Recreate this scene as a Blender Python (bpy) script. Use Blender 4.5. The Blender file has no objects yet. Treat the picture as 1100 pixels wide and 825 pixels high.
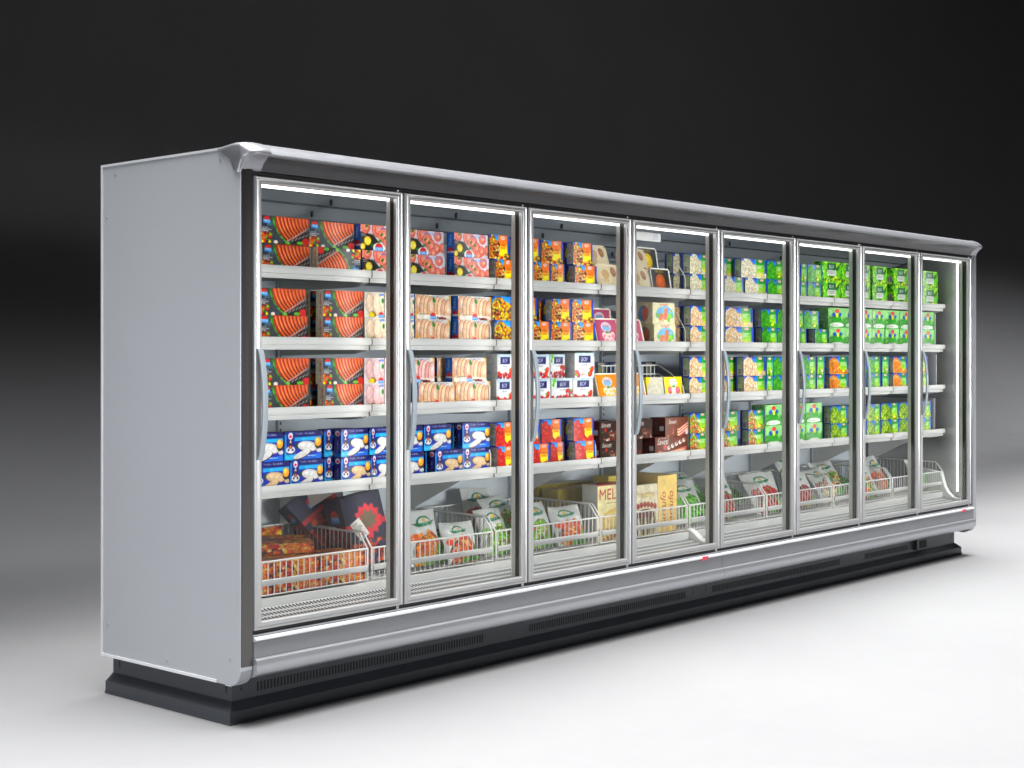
# Freezer display studio scene
LAMP = 12.0; HEADER = 3.5; AMB = .012; EXPO = 0
LIGHTS = [
    ('overhead_softbox', (7, -2.4, 5.0), (7, -2.399, 0), 22, 8, 3250, (1, 1, 1), 60),
    ('side_softbox', (-5.5, .2, 1.6), (0, .45, 1.2), 3, 3, 16, (.93, .96, 1), 50),
    ('front_softbox', (3.1, -4.8, 1.45), (3.1, 0, 1.30), 8.5, 1.1, 42, (.98, .99, 1), 22),
] + [('backdrop_softbox', (x, 4.6, 4.2), (x, ty, 0), 8, 2, p, (.97, .98, 1), sp) for x, p, ty, sp in ((3, 150, 5.0, 108), (11, 175, 5.0, 108), (19, 200, 5.4, 120), (27, 290, 5.8, 128), (36, 330, 5.8, 128))]
import bpy, math, random
import numpy as np
from mathutils import Vector, Matrix
random.seed(7)
R = math.radians
SC = bpy.context.scene
COL = SC.collection

# ------------------------------------------------------------------ materials
def mat(name, base, rough=.5, metal=0.0, spec=.5, bump=0.0, bscale=80, mottled=0.0, coat=0.0, stretch=(1, 1, 1)):
    m = bpy.data.materials.new(name); m.use_nodes = True
    nt = m.node_tree; p = nt.nodes['Principled BSDF']
    p.inputs['Base Color'].default_value = (*base, 1)
    p.inputs['Roughness'].default_value = rough
    p.inputs['Metallic'].default_value = metal
    p.inputs['Specular IOR Level'].default_value = spec
    p.inputs['Coat Weight'].default_value = coat
    if bump or mottled:
        tc = nt.nodes.new('ShaderNodeTexCoord'); mp = nt.nodes.new('ShaderNodeMapping')
        mp.inputs['Scale'].default_value = stretch
        nt.links.new(tc.outputs['Object'], mp.inputs['Vector'])
        nz = nt.nodes.new('ShaderNodeTexNoise'); nz.inputs['Scale'].default_value = bscale
        nz.inputs['Detail'].default_value = 4
        nt.links.new(mp.outputs[0], nz.inputs['Vector'])
        if bump:
            b = nt.nodes.new('ShaderNodeBump'); b.inputs['Strength'].default_value = bump
            b.inputs['Distance'].default_value = .002
            nt.links.new(nz.outputs['Fac'], b.inputs['Height']); nt.links.new(b.outputs[0], p.inputs['Normal'])
        if mottled:
            mr = nt.nodes.new('ShaderNodeMapRange')
            mr.inputs['To Min'].default_value = max(.02, rough - mottled); mr.inputs['To Max'].default_value = rough + mottled
            nt.links.new(nz.outputs['Fac'], mr.inputs['Value']); nt.links.new(mr.outputs[0], p.inputs['Roughness'])
    return m

M = {}
M['silver'] = mat('satin_silver_aluminium', (.50, .51, .54), .36, .75, mottled=.06, bscale=30)
M['frame'] = mat('door_frame_aluminium', (.52, .52, .52), .34, .65, mottled=.05, bscale=40)
M['panel'] = mat('grey_painted_steel', (.365, .38, .405), .45, .1, mottled=.05, bscale=6, bump=.02)
M['edge'] = mat('pale_edge_trim', (.72, .73, .75), .35, .3, mottled=.04)
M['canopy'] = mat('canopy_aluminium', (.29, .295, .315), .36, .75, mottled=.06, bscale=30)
M['cove'] = mat('dark_cove_metal', (.06, .06, .063), .3, .8, mottled=.06, bscale=30)  # underside of the canopy, darker than its top
M['steel'] = mat('brushed_dark_steel', (.15, .14, .14), .3, .95, mottled=.08, bscale=60, stretch=(1, 1, .03))
M['grey_face'] = mat('grey_fascia_paint', (.27, .275, .29), .42, .35, mottled=.05, bscale=12)
M['black'] = mat('black_rubber', (.008, .008, .009), .45, mottled=.05)
M['plinth'] = mat('anthracite_painted_steel', (.046, .051, .060), .40, .2, mottled=.06, bscale=20)
M['slot'] = mat('slot_black', (.004, .004, .004), .7, mottled=.02)
M['liner'] = mat('grey_liner', (.56, .61, .66), .38, .1, mottled=.06, bscale=9)
M['end_liner'] = mat('glossy_end_liner', (.24, .25, .25), .16, .35, mottled=.04, bscale=7)
M['groove'] = mat('dark_groove', (.05, .06, .07), .6, mottled=.03)
M['shelf'] = mat('white_shelf_enamel', (.44, .44, .435), .38, mottled=.05, bscale=25)
M['white'] = mat('white_plastic', (.66, .66, .65), .35, mottled=.05)
M['bracket'] = mat('white_bracket', (.82, .82, .81), .4, mottled=.04)
M['wire'] = mat('white_coated_wire', (.60, .60, .59), .35, mottled=.05)
M['mullion'] = mat('grey_green_mullion', (.52, .53, .49), .4, .1, mottled=.05)
M['handle'] = mat('grey_blue_handle', (.27, .31, .34), .36, .3, mottled=.05)
M['red'] = mat('red_badge', (.75, .05, .09), .4, mottled=.04)
M['screw'] = mat('zinc_screw', (.36, .38, .41), .4, .3, mottled=.05)
def floor_mat():
    m = mat('studio_sweep_paper', (.2, .2, .2), .62, 0, .25)
    nt = m.node_tree; p = nt.nodes['Principled BSDF']; tc = nt.nodes.new('ShaderNodeTexCoord')
    n1 = nt.nodes.new('ShaderNodeTexNoise'); n1.inputs['Scale'].default_value = .7; n1.inputs['Detail'].default_value = 3
    n2 = nt.nodes.new('ShaderNodeTexNoise'); n2.inputs['Scale'].default_value = 9; n2.inputs['Detail'].default_value = 5
    ad = nt.nodes.new('ShaderNodeMath'); ad.operation = 'MULTIPLY_ADD'; ad.inputs[1].default_value = .35
    cr = nt.nodes.new('ShaderNodeMapRange'); cr.inputs['From Min'].default_value = .45; cr.inputs['From Max'].default_value = .95
    mx = nt.nodes.new('ShaderNodeMix'); mx.data_type = 'RGBA'; mx.inputs[6].default_value = (.148, .148, .151, 1); mx.inputs[7].default_value = (.163, .163, .165, 1)
    for n in (n1, n2): nt.links.new(tc.outputs['Object'], n.inputs['Vector'])
    nt.links.new(n2.outputs['Fac'], ad.inputs[0]); nt.links.new(n1.outputs['Fac'], ad.inputs[2]); nt.links.new(ad.outputs[0], cr.inputs['Value'])
    nt.links.new(cr.outputs[0], mx.inputs[0]); nt.links.new(mx.outputs[2], p.inputs['Base Color'])
    return m
M['floor'] = floor_mat()
M['floor_plain'] = mat('studio_sweep_paper', (.20, .20, .203), .62, 0, .25, mottled=.08, bscale=1.2)

def lamp_mat(name, col, s):
    m = bpy.data.materials.new(name); m.use_nodes = True
    nt = m.node_tree; nt.nodes.clear()
    e = nt.nodes.new('ShaderNodeEmission'); e.inputs[0].default_value = (*col, 1); e.inputs[1].default_value = s
    o = nt.nodes.new('ShaderNodeOutputMaterial'); nt.links.new(e.outputs[0], o.inputs[0])
    return m
M['lamp'] = None
M['header'] = lamp_mat('header_glow', (1, .99, .97), HEADER)
M['lamp'] = lamp_mat('cabinet_lamp', (1, .985, .95), LAMP)

def glass_mat():
    m = bpy.data.materials.new('door_glass'); m.use_nodes = True
    nt = m.node_tree; nt.nodes.clear()
    t = nt.nodes.new('ShaderNodeBsdfTransparent'); t.inputs[0].default_value = (.985, .99, .985, 1)
    g = nt.nodes.new('ShaderNodeBsdfGlossy'); g.inputs['Roughness'].default_value = .01
    lw = nt.nodes.new('ShaderNodeLayerWeight'); lw.inputs[0].default_value = .5
    pw = nt.nodes.new('ShaderNodeMath'); pw.operation = 'POWER'; pw.inputs[1].default_value = 5
    f = nt.nodes.new('ShaderNodeMapRange'); f.inputs['To Min'].default_value = .018; f.inputs['To Max'].default_value = .6
    nt.links.new(lw.outputs['Facing'], pw.inputs[0]); nt.links.new(pw.outputs[0], f.inputs['Value'])
    mx = nt.nodes.new('ShaderNodeMixShader'); o = nt.nodes.new('ShaderNodeOutputMaterial')
    nt.links.new(f.outputs[0], mx.inputs[0]); nt.links.new(t.outputs[0], mx.inputs[1]); nt.links.new(g.outputs[0], mx.inputs[2])
    nt.links.new(mx.outputs[0], o.inputs[0])
    return m
M['glass'] = glass_mat()

def print_mat(name, rough, bump, bscale, coat=0.0):
    m = mat(name, (.5, .5, .5), rough, 0, .5, bump=bump, bscale=bscale, coat=coat)
    nt = m.node_tree
    a = nt.nodes.new('ShaderNodeVertexColor'); a.layer_name = 'print'
    nt.links.new(a.outputs[0], nt.nodes['Principled BSDF'].inputs['Base Color'])
    return m
M['carton'] = print_mat('printed_carton', .36, .18, 45, .08)
M['film'] = print_mat('printed_film', .28, 1.0, 30)

def perf_mat():
    m = mat('perforated_grille', (.6, .6, .6), .35, .4)
    nt = m.node_tree; p = nt.nodes['Principled BSDF']
    tc = nt.nodes.new('ShaderNodeTexCoord'); mp = nt.nodes.new('ShaderNodeMapping')
    mp.inputs['Rotation'].default_value = (0, 0, 0)
    mp.inputs['Scale'].default_value = (1 / .018, 1 / .034, 0)
    vo = nt.nodes.new('ShaderNodeTexVoronoi'); vo.inputs['Randomness'].default_value = 0.0; vo.inputs['Scale'].default_value = 1.0
    vo.voronoi_dimensions = '2D'
    lt = nt.nodes.new('ShaderNodeMath'); lt.operation = 'LESS_THAN'; lt.inputs[1].default_value = .38
    mx = nt.nodes.new('ShaderNodeMix'); mx.data_type = 'RGBA'
    mx.inputs[6].default_value = (.60, .61, .61, 1); mx.inputs[7].default_value = (.03, .03, .035, 1)
    nt.links.new(tc.outputs['Object'], mp.inputs[0]); nt.links.new(mp.outputs[0], vo.inputs['Vector'])
    nt.links.new(vo.outputs['Distance'], lt.inputs[0]); nt.links.new(lt.outputs[0], mx.inputs[0])
    nt.links.new(mx.outputs[2], p.inputs['Base Color'])
    return m
M['perf'] = perf_mat()

# ------------------------------------------------------------------ mesh helpers
class MB:
    def __init__(s): s.v = []; s.f = []; s.mi = []
    def add(s, vs, fs, mi=0):
        o = len(s.v); s.v += [tuple(p) for p in vs]
        s.f += [tuple(i + o for i in f) for f in fs]; s.mi += [mi] * len(fs)
    def box(s, x0, x1, y0, y1, z0, z1, mi=0):
        s.add([(x, y, z) for z in (z0, z1) for y in (y0, y1) for x in (x0, x1)],
              [(0, 2, 3, 1), (4, 5, 7, 6), (0, 1, 5, 4), (2, 6, 7, 3), (0, 4, 6, 2), (1, 3, 7, 5)], mi)
    def prism_x(s, prof, x0, x1, mi=0):          # prof: (y, z) polygon
        n = len(prof)
        s.add([(x0, y, z) for y, z in prof] + [(x1, y, z) for y, z in prof],
              [tuple(range(n)), tuple(range(2 * n - 1, n - 1, -1))] + [(i, i + n, (i + 1) % n + n, (i + 1) % n) for i in range(n)], mi)
    def loft(s, rings, closed=True, cap=True, mi=0):
        n = len(rings[0]); vs = [p for r in rings for p in r]; fs = []
        for k in range(len(rings) - 1):
            for i in range(n if closed else n - 1):
                j = (i + 1) % n
                fs.append((k * n + i, k * n + j, (k + 1) * n + j, (k + 1) * n + i))
        if cap and closed: fs += [tuple(range(n - 1, -1, -1)), tuple(range((len(rings) - 1) * n, len(rings) * n))]
        s.add(vs, fs, mi)
    def tube(s, pts, r, n=6, mi=0):
        pts = [Vector(p) for p in pts]; rings = []
        for i, p in enumerate(pts):
            a = pts[max(0, i - 1)]; b = pts[min(len(pts) - 1, i + 1)]
            d = (b - a).normalized()
            u = d.orthogonal().normalized() if i == 0 else (u - d * u.dot(d)).normalized()
            w = d.cross(u)
            rings.append([p + (u * math.cos(t) + w * math.sin(t)) * r for t in [2 * math.pi * k / n for k in range(n)]])
        s.loft(rings, mi=mi)
    def disc(s, c, nrm, r, h, n=12, mi=0):
        nrm = Vector(nrm).normalized(); s.tube([Vector(c), Vector(c) + nrm * h], r, n, mi)
    def build(s, name, m, parent=None, bevel=0, smooth=None):
        me = bpy.data.meshes.new(name); me.from_pydata(s.v, [], s.f)
        for x in (m if isinstance(m, (list, tuple)) else [m]): me.materials.append(x)
        me.polygons.foreach_set('material_index', s.mi)
        import bmesh
        bm = bmesh.new(); bm.from_mesh(me); bmesh.ops.recalc_face_normals(bm, faces=bm.faces); bm.to_mesh(me); bm.free()
        if smooth is not None:
            me.polygons.foreach_set('use_smooth', [True] * len(me.polygons)); me.set_sharp_from_angle(angle=R(smooth))
        o = bpy.data.objects.new(name, me); COL.objects.link(o)
        if parent is not None: o.parent = parent
        if bevel:
            b = o.modifiers.new('edge', 'BEVEL'); b.width = bevel; b.segments = 2; b.limit_method = 'ANGLE'; b.angle_limit = R(40)
        return o

def tag(o, label, cat, group=None):
    o['label'] = label; o['category'] = cat
    if group: o['group'] = group
    return o
def empty(name, loc=(0, 0, 0), rot=(0, 0, 0), parent=None):
    o = bpy.data.objects.new(name, None); COL.objects.link(o); o.location = loc; o.rotation_euler = rot
    o.empty_display_size = .05
    if parent is not None: o.parent = parent
    return o
def copy_tree(o, parent=None):
    c = o.copy(); COL.objects.link(c); c.parent = parent
    for ch in list(o.children): copy_tree(ch, c)
    return c

# ------------------------------------------------------------------ printed artwork
_tx = {}
def glyphs(s, shear=0.0):
    k = (s, shear)
    if k in _tx: return _tx[k]
    cu = bpy.data.curves.new('lettering', 'FONT'); cu.body = s; cu.shear = shear; cu.resolution_u = 3
    o = bpy.data.objects.new('lettering', cu); COL.objects.link(o)
    me = bpy.data.meshes.new_from_object(o.evaluated_get(bpy.context.evaluated_depsgraph_get()))
    me.calc_loop_triangles()
    v = np.array([p.co[:2] for p in me.vertices]); t = np.array([q.vertices[:] for q in me.loop_triangles])
    bpy.data.objects.remove(o); bpy.data.curves.remove(cu); bpy.data.meshes.remove(me)
    v -= v.min(0); tri = v[t]; _tx[k] = (tri, v.max(0))
    return _tx[k]

class Canvas:
    SS = 3
    def __init__(s, w, h, cell):
        s.w, s.h = w, h; s.A = w / h
        s.nx = max(4, round(w / cell)); s.ny = max(4, round(h / cell))
        s.W = (s.nx + 1) * s.SS; s.H = (s.ny + 1) * s.SS
        s.px = s.A / s.W; s.py = 1 / s.H
        s.xx, s.yy = np.meshgrid((np.arange(s.W) + .5) * s.px, (np.arange(s.H) + .5) * s.py)
        s.a = np.ones((s.H, s.W, 3)) * .5
    def fill(s, c): s.a[:] = c; return s
    def _win(s, x0, y0, x1, y1):
        i0 = max(0, int(x0 / s.px) - 1); i1 = min(s.W, int(x1 / s.px) + 2); j0 = max(0, int(y0 / s.py) - 1); j1 = min(s.H, int(y1 / s.py) + 2)
        return (slice(j0, j1), slice(i0, i1)) if i1 > i0 and j1 > j0 else None
    def rect(s, x0, y0, x1, y1, c):
        m = (s.xx >= x0) & (s.xx < x1) & (s.yy >= y0) & (s.yy < y1); s.a[m] = c
    def grad(s, x0, y0, x1, y1, c0, c1):          # printed colour blend, c0 at the bottom
        m = (s.xx >= x0) & (s.xx < x1) & (s.yy >= y0) & (s.yy < y1)
        t = ((s.yy[m] - y0) / (y1 - y0))[:, None]; s.a[m] = np.array(c0) * (1 - t) + np.array(c1) * t
    def ell(s, cx, cy, rx, ry, c, rot=0, clip=None):
        r = max(rx, ry); w = s._win(cx - r, cy - r, cx + r, cy + r)
        if w is None: return
        X = s.xx[w] - cx; Y = s.yy[w] - cy; ca, sa = math.cos(rot), math.sin(rot)
        m = ((X * ca + Y * sa) / rx) ** 2 + ((-X * sa + Y * ca) / ry) ** 2 <= 1
        if clip: m &= (s.xx[w] >= clip[0]) & (s.xx[w] <= clip[2]) & (s.yy[w] >= clip[1]) & (s.yy[w] <= clip[3])
        s.a[w][m] = c
    def poly(s, pts, c):
        xs = [p[0] for p in pts]; ys = [p[1] for p in pts]; w = s._win(min(xs), min(ys), max(xs), max(ys))
        if w is None: return
        X, Y = s.xx[w], s.yy[w]; ins = np.zeros(X.shape, bool); j = len(pts) - 1
        for i in range(len(pts)):
            xi, yi = pts[i]; xj, yj = pts[j]
            if yi != yj: ins ^= ((yi > Y) != (yj > Y)) & (X < (xj - xi) * (Y - yi) / (yj - yi) + xi)
            j = i
        s.a[w][ins] = c
    def line(s, pts, r, c):
        for (x0, y0), (x1, y1) in zip(pts, pts[1:]):
            d = math.hypot(x1 - x0, y1 - y0) or 1; nx, ny = -(y1 - y0) / d * r, (x1 - x0) / d * r
            s.poly([(x0 + nx, y0 + ny), (x1 + nx, y1 + ny), (x1 - nx, y1 - ny), (x0 - nx, y0 - ny)], c)
            s.ell(x1, y1, r, r, c)
    def text(s, t, x, y, h, c, maxw=None, rot=0, shear=0, center=False):
        tri, sz = glyphs(t, shear); k = h / max(sz[1], 1e-6); kx = k if maxw is None else min(k, maxw / sz[0])
        P = tri * np.array([kx, k])
        if center: P = P - np.array([sz[0] * kx / 2, 0])
        ca, sa = math.cos(rot), math.sin(rot); P = P @ np.array([[ca, sa], [-sa, ca]]) + np.array([x, y])
        for a, b, d in P:
            w = s._win(min(a[0], b[0], d[0]), min(a[1], b[1], d[1]), max(a[0], b[0], d[0]), max(a[1], b[1], d[1]))
            if w is None: continue
            X, Y = s.xx[w], s.yy[w]
            e = [(q[0] - p[0]) * (Y - p[1]) - (q[1] - p[1]) * (X - p[0]) for p, q in ((a, b), (b, d), (d, a))]
            s.a[w][((e[0] >= 0) & (e[1] >= 0) & (e[2] >= 0)) | ((e[0] <= 0) & (e[1] <= 0) & (e[2] <= 0))] = c
    def pile(s, x0, y0, x1, y1, cols, r, n, seed, top=None, asp=1.0, clip=None, edge=.58):
        g = random.Random(seed); pts = []
        if top: s.under(x0, y0, x1, y1, top, np.mean(np.array(cols), 0) * .78)
        for _ in range(n):
            x = g.uniform(x0, x1); y = g.uniform(y0, y1)
            if top and y > top((x - x0) / (x1 - x0)) * (y1 - y0) + y0: continue
            pts.append((x, y))
        pts.sort(key=lambda p: -p[1])
        for x, y in pts:
            c = np.array(g.choice(cols)); q = r * g.uniform(.75, 1.2); t = g.uniform(0, 3.14)
            s.ell(x, y, q * asp, q, c * edge, t, clip); s.ell(x - q * .08, y + q * .12, q * asp * .78, q * .78, c, t, clip)
            s.ell(x - q * .2, y + q * .25, q * .25, q * .22, np.minimum(1, c * 1.15 + .1), t, clip)
    def grain(s, seed):                          # halftone grain and photographic unevenness of the print
        g = np.random.default_rng(seed); f = np.zeros((s.H, s.W))
        for n, a in ((5, .035), (11, .035), (23, .04)):
            ny, nx = n, max(2, round(n * s.A)); q = g.normal(size=(ny + 1, nx + 1))
            j = np.linspace(0, ny - 1e-3, s.H); i = np.linspace(0, nx - 1e-3, s.W); j0 = j.astype(int); i0 = i.astype(int); dj = (j - j0)[:, None]; di = (i - i0)[None]
            f += a * ((q[j0][:, i0] * (1 - di) + q[j0][:, i0 + 1] * di) * (1 - dj) + (q[j0 + 1][:, i0] * (1 - di) + q[j0 + 1][:, i0 + 1] * di) * dj)
        s.a = np.clip(s.a * (1 + f[..., None]) , 0, 1); s.a = np.clip(s.a + .015 * g.normal(size=s.a.shape), 0, 1)
    def under(s, x0, y0, x1, y1, top, c):
        m = (s.xx >= x0) & (s.xx <= x1); u = np.clip((s.xx - x0) / (x1 - x0), 0, 1); t = np.vectorize(top)(u[0])[None, :]
        s.a[m & (s.yy <= y0 + t * (y1 - y0))] = c
    def speck(s, x0, y0, x1, y1, amt, seed, cell=1):
        g = np.random.default_rng(seed); w = s._win(x0, y0, x1, y1); sh = s.a[w].shape[:2]
        s.a[w] = np.clip(s.a[w] * (1 + amt * g.normal(size=sh + (1,))), 0, 1)
    def bars(s, x0, y0, x1, y1, c=(.15, .15, .15), seed=1):
        s.rect(x0, y0, x1, y1, (.93, .93, .9)); g = random.Random(seed); x = x0 + .01
        while x < x1 - .01:
            w = g.choice((.008, .012, .02)); s.rect(x, y0 + .02, x + w, y1 - .02, c); x += w + g.choice((.01, .015, .022))
    def lines(s, x0, x1, ys, t, c, seed=1, frac=(.6, 1)):
        g = random.Random(seed)
        for y in ys:
            x = x0; e = x0 + (x1 - x0) * g.uniform(*frac)
            while x < e:
                w = g.uniform(.02, .07) * 1.3; s.rect(x, y - t / 2, min(x + w, e), y + t / 2, c); x += w + .02
    def verts(s):
        a = s.a.reshape(s.ny + 1, s.SS, s.nx + 1, s.SS, 3).mean((1, 3))
        a = np.where(a <= .04045, a / 12.92, ((a + .055) / 1.055) ** 2.4)
        g = a.mean(2, keepdims=True); return np.clip(g + (a - g) * 1.12, .004, 1) * .80

def lin(c): return tuple(v / 12.92 if v <= .04045 else ((v + .055) / 1.055) ** 2.4 for v in c)

def set_print(me, cols):
    at = me.color_attributes.new('print', 'FLOAT_COLOR', 'POINT')
    arr = np.ones((len(cols), 4), np.float32); arr[:, :3] = cols; at.data.foreach_set('color', arr.ravel())

def grid_faces(nx, ny, o=0):
    return [(o + j * (nx + 1) + i, o + j * (nx + 1) + i + 1, o + (j + 1) * (nx + 1) + i + 1, o + (j + 1) * (nx + 1) + i) for j in range(ny) for i in range(nx)]

def carton_mesh(name, w, h, d, front, left, top, other, cell=.003):
    """A closed carton: front, left side and top may be printed (painter functions), the rest one colour."""
    V = []; F = []; K = []
    def face(p, wd, ht, ux, uz):
        o = len(V)
        if callable(p):
            c = Canvas(wd, ht, cell); p(c); c.grain(len(V) + int(w * 1e4)); nx, ny = c.nx, c.ny; col = c.verts().reshape(-1, 3)
        else:
            nx = ny = 1; col = np.tile(np.array(lin(p)), (4, 1))
        for j in range(ny + 1):
            for i in range(nx + 1): V.append(ORG + ux * (i / nx * wd) + uz * (j / ny * ht))
        F.extend(grid_faces(nx, ny, o)); K.append(col)
    ex, ey, ez = Vector((1, 0, 0)), Vector((0, 1, 0)), Vector((0, 0, 1))
    ORG = Vector((0, 0, 0)); face(front, w, h, ex, ez)
    ORG = Vector((0, d, 0)); face(left, d, h, -ey, ez)
    ORG = Vector((w, 0, 0)); face(left if not callable(left) else other, d, h, ey, ez)
    ORG = Vector((w, d, 0)); face(other, w, h, -ex, ez)
    ORG = Vector((0, 0, h)); face(top, w, d, ex, ey)
    ORG = Vector((0, d, 0)); face(other, w, d, ex, -ey)
    me = bpy.data.meshes.new(name); me.from_pydata(V, [], F); set_print(me, np.concatenate(K)); me.materials.append(M['carton'])
    return me
# ---- artwork painters: c.A is the width when the height is 1
NAVY = (.05, .10, .42); SKY = (.25, .66, .93); BLUE = (.04, .28, .72); LIME = (.55, .85, .12); GRN = (.10, .55, .16)
def sun_logo(c, x, y, r):
    c.ell(x, y, r, r * .8, (.85, .2, .12)); c.rect(x - r * 1.1, y - r, x + r * 1.1, y - r * .05, (.30, .60, .88))
    c.text('mare', x, y - r * .62, r * .42, (.95, .95, 1), center=True)

def p_salmon(c, tan=False):
    A = c.A; c.fill((.21, .23, .26)); c.speck(0, 0, A, 1, .25, 3)
    # dark grill under the slices
    c.poly([(A * .42, 0), (A, .52), (A, .0)], (.06, .05, .05))
    for i in range(7):
        x = A * .55 + i * A * .075; c.line([(x, .05 + i * .055), (x + .1, .15 + i * .055)], .02, (.55, .55, .55))
    # lettuce then the fan of slices
    g = random.Random(12)
    for i in range(44):
        t = i / 43; x = A * (.255 + .30 * t ** 1.6); y = 1.0 - .92 * t ** .8
        c.ell(x + g.uniform(-.03, .04), y + g.uniform(-.03, .03), g.uniform(.05, .085), g.uniform(.03, .055), g.choice([(.26, .58, .12), (.16, .42, .08), (.40, .70, .20), (.30, .62, .14)]), g.uniform(0, 3))
    n = 9
    c.poly([(A * .27, 1.0), (A * .30, .68), (A * .36, .42), (A * .46, .2), (A * .56, .1), (A * .72, .24), (A * .9, .46), (A * .985, .66), (A * .99, 1)], (.13, .035, .03))
    c.poly([(A * .28, 1.0), (A * .31, .66), (A * .38, .40), (A * .48, .2), (A * .57, .12), (A * .72, .27), (A * .9, .50), (A * .985, .70), (A * .99, 1)], (.80, .30, .14))
    for i in range(n):
        u = i / (n - 1)
        x0 = A * (.30 + .62 * u); y0 = 1.03; x2 = A * (.55 + .43 * u); y2 = .13 + .50 * u
        xm = (x0 + x2) / 2 - .17 * (1 - .6 * u); ym = (y0 + y2) / 2 - .12
        q = lambda d, n0=0, n1=11: [((1 - t) ** 2 * x0 + 2 * t * (1 - t) * xm + t * t * x2 + d + g.uniform(-.006, .006), (1 - t) ** 2 * y0 + 2 * t * (1 - t) * ym + t * t * y2 + d * .4) for t in [k / 10 for k in range(n0, n1)]]
        k = 1 - .12 * u
        c.line(q(.045, 0, 10), .030, (.90 * k, .46 * k, .24 * k)); c.line(q(.05, 1, 7), .016, (.95 * k, .64 * k, .42 * k))
        c.line(q(0), .027, (.50, .06, .04)); c.line(q(-.012, 5, 11), .020, (.14, .03, .03)); c.line(q(.012, 0, 9), .012, (.74, .15, .08))
        c.ell(x2, y2, .055, .035, (.58, .57, .58), .6)
    c.ell(A * .93, .12, .17, .15, (.72, .08, .06)); c.ell(A * .80, .08, .14, .06, (.35, .65, .2))
    c.ell(A * .30, .06, .09, .07, (.93, .88, .84))
    # left column
    c.rect(0.02, .62, A * .235, .78, (.12, .14, .24)); c.rect(A * .12, .62, A * .235, .78, (.25, .38, .45))
    sun_logo(c, A * .12, .86, .14)
    c.lines(.04, A * .22, [.57, .50, .44], .025, (.85, .85, .85), 4)
    c.pile(.0, .02, A * .20, .34, [(.85, .2, .08), (.95, .85, .1), (.9, .35, .05), (.1, .1, .1), (.45, .6, .1)], .075, 26, 5)
def p_salmon_flip(c):
    p_salmon(c); c.a = c.a[::-1, ::-1].copy()
def s_cream(c):
    c.fill((.90, .86, .76)); c.text('Salmon ahumado', c.A * .72, .08, c.A * .26, (.75, .2, .2), maxw=.8, rot=math.pi / 2)
def s_blue(c):
    c.fill((.10, .42, .80)); c.rect(0, 0, c.A * .1, 1, (.06, .25, .6)); c.text('Delicia', c.A * .62, .5, c.A * .3, (.92, .95, 1), maxw=.42, rot=math.pi / 2)
    c.ell(c.A * .5, .28, c.A * .3, .12, (.85, .15, .12)); c.rect(c.A * .1, .16, c.A * .95, .24, (.9, .93, 1))

def p_gravlax(c):
    A = c.A; c.fill((.84, .82, .86)); c.poly([(0, 0), (A * .62, 0), (A * .3, .62), (0, .72)], (.13, .14, .14)); c.speck(0, 0, A * .6, .7, .3, 9)
    for cx, cy, r in ((.12, .88, .24), (.42, .84, .32), (.55, .62, .28), (.66, .40, .26), (.83, .80, .22), (.80, .30, .22), (.97, .34, .2), (.70, .10, .2)):
        x = A * cx; c.ell(x, cy, r, r, (.70, .24, .20)); c.ell(x, cy, r * .9, r * .88, (.90, .52, .45)); c.ell(x + .03, cy - .02, r * .66, r * .64, (.78, .34, .28)); c.ell(x + .03, cy, r * .5, r * .5, (.93, .58, .50))
        c.ell(x + .05, cy, r * .13, r * .15, (.94, .85, .70))
    for x, y in ((.15, .93), (.47, .40), (.50, .64), (.60, .52), (.28, .22)): c.ell(A * x, y, .09, .05, (.15, .45, .1), .5)
    for x, y, r in ((.17, .37, .17), (.06, .15, .12)): c.ell(A * x, y, r, r, (.95, .82, .12)); c.ell(A * x, y, r * .72, r * .7, (.98, .92, .45))
    c.ell(A * .44, .12, .30, .2, (.9, .9, .92)); sun_logo(c, A * .44, .16, .18)
    c.lines(.05, A * .16, [.62, .56], .03, (.85, .85, .85), 3)
    c.text('Gravad Salmon', A * .42, .84, .12, (.30, .50, .85), maxw=A * .52, shear=.2)

def p_turkey(c, pink=False):
    A = c.A; b = (.93, .82, .80) if pink else (.90, .83, .74); c.fill((.86, .82, .76))
    f = [(.86, .66, .54), (.90, .72, .58), (.93, .78, .64)] if not pink else [(.88, .62, .60), (.92, .70, .68), (.94, .78, .76)]
    k = 0
    for cx, cy, rx, ry in ((.08, .62, .16, .40), (.22, .55, .17, .44), (.33, .52, .18, .44), (.43, .50, .19, .42), (.62, .52, .17, .42), (.70, .46, .17, .42), (.80, .44, .17, .40), (.91, .42, .19, .40)):
        c.ell(A * cx, cy, rx * 1.15, ry * 1.02, (.60, .40, .30) if not pink else (.62, .36, .36), -.1); c.ell(A * cx + .02, cy, rx * 1.05, ry * .96, f[k % 3], -.1)
        c.ell(A * cx + .05, cy + .05, rx * .45, ry * .5, b, -.1); k += 1
    c.ell(A * .3, .12, .5, .12, (.55, .46, .36)); c.ell(A * .45, .10, A * .6, .1, (.88, .86, .82))
    c.poly([(0, 0), (A * .05, 0), (A * .05, .35), (0, .42)], (.9, .65, .12)); c.rect(A * .95, .78, A, 1, (.88, .66, .15))
    c.ell(A * .52, .80, .07, .11, (.10, .42, .12)); c.ell(A * .55, .74, .06, .06, (.16, .5, .16))
    c.text('Pechuga de pavo', A * .48, .88, .10, (.24, .40, .75), maxw=A * .42, shear=.25)
    sun_logo(c, A * .50, .15, .16); c.pile(A * .62, 0, A * .85, .1, [(.6, .05, .05), (.35, .05, .05)], .05, 10, 3)
def p_turkey_pink(c): p_turkey(c, True)
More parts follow.
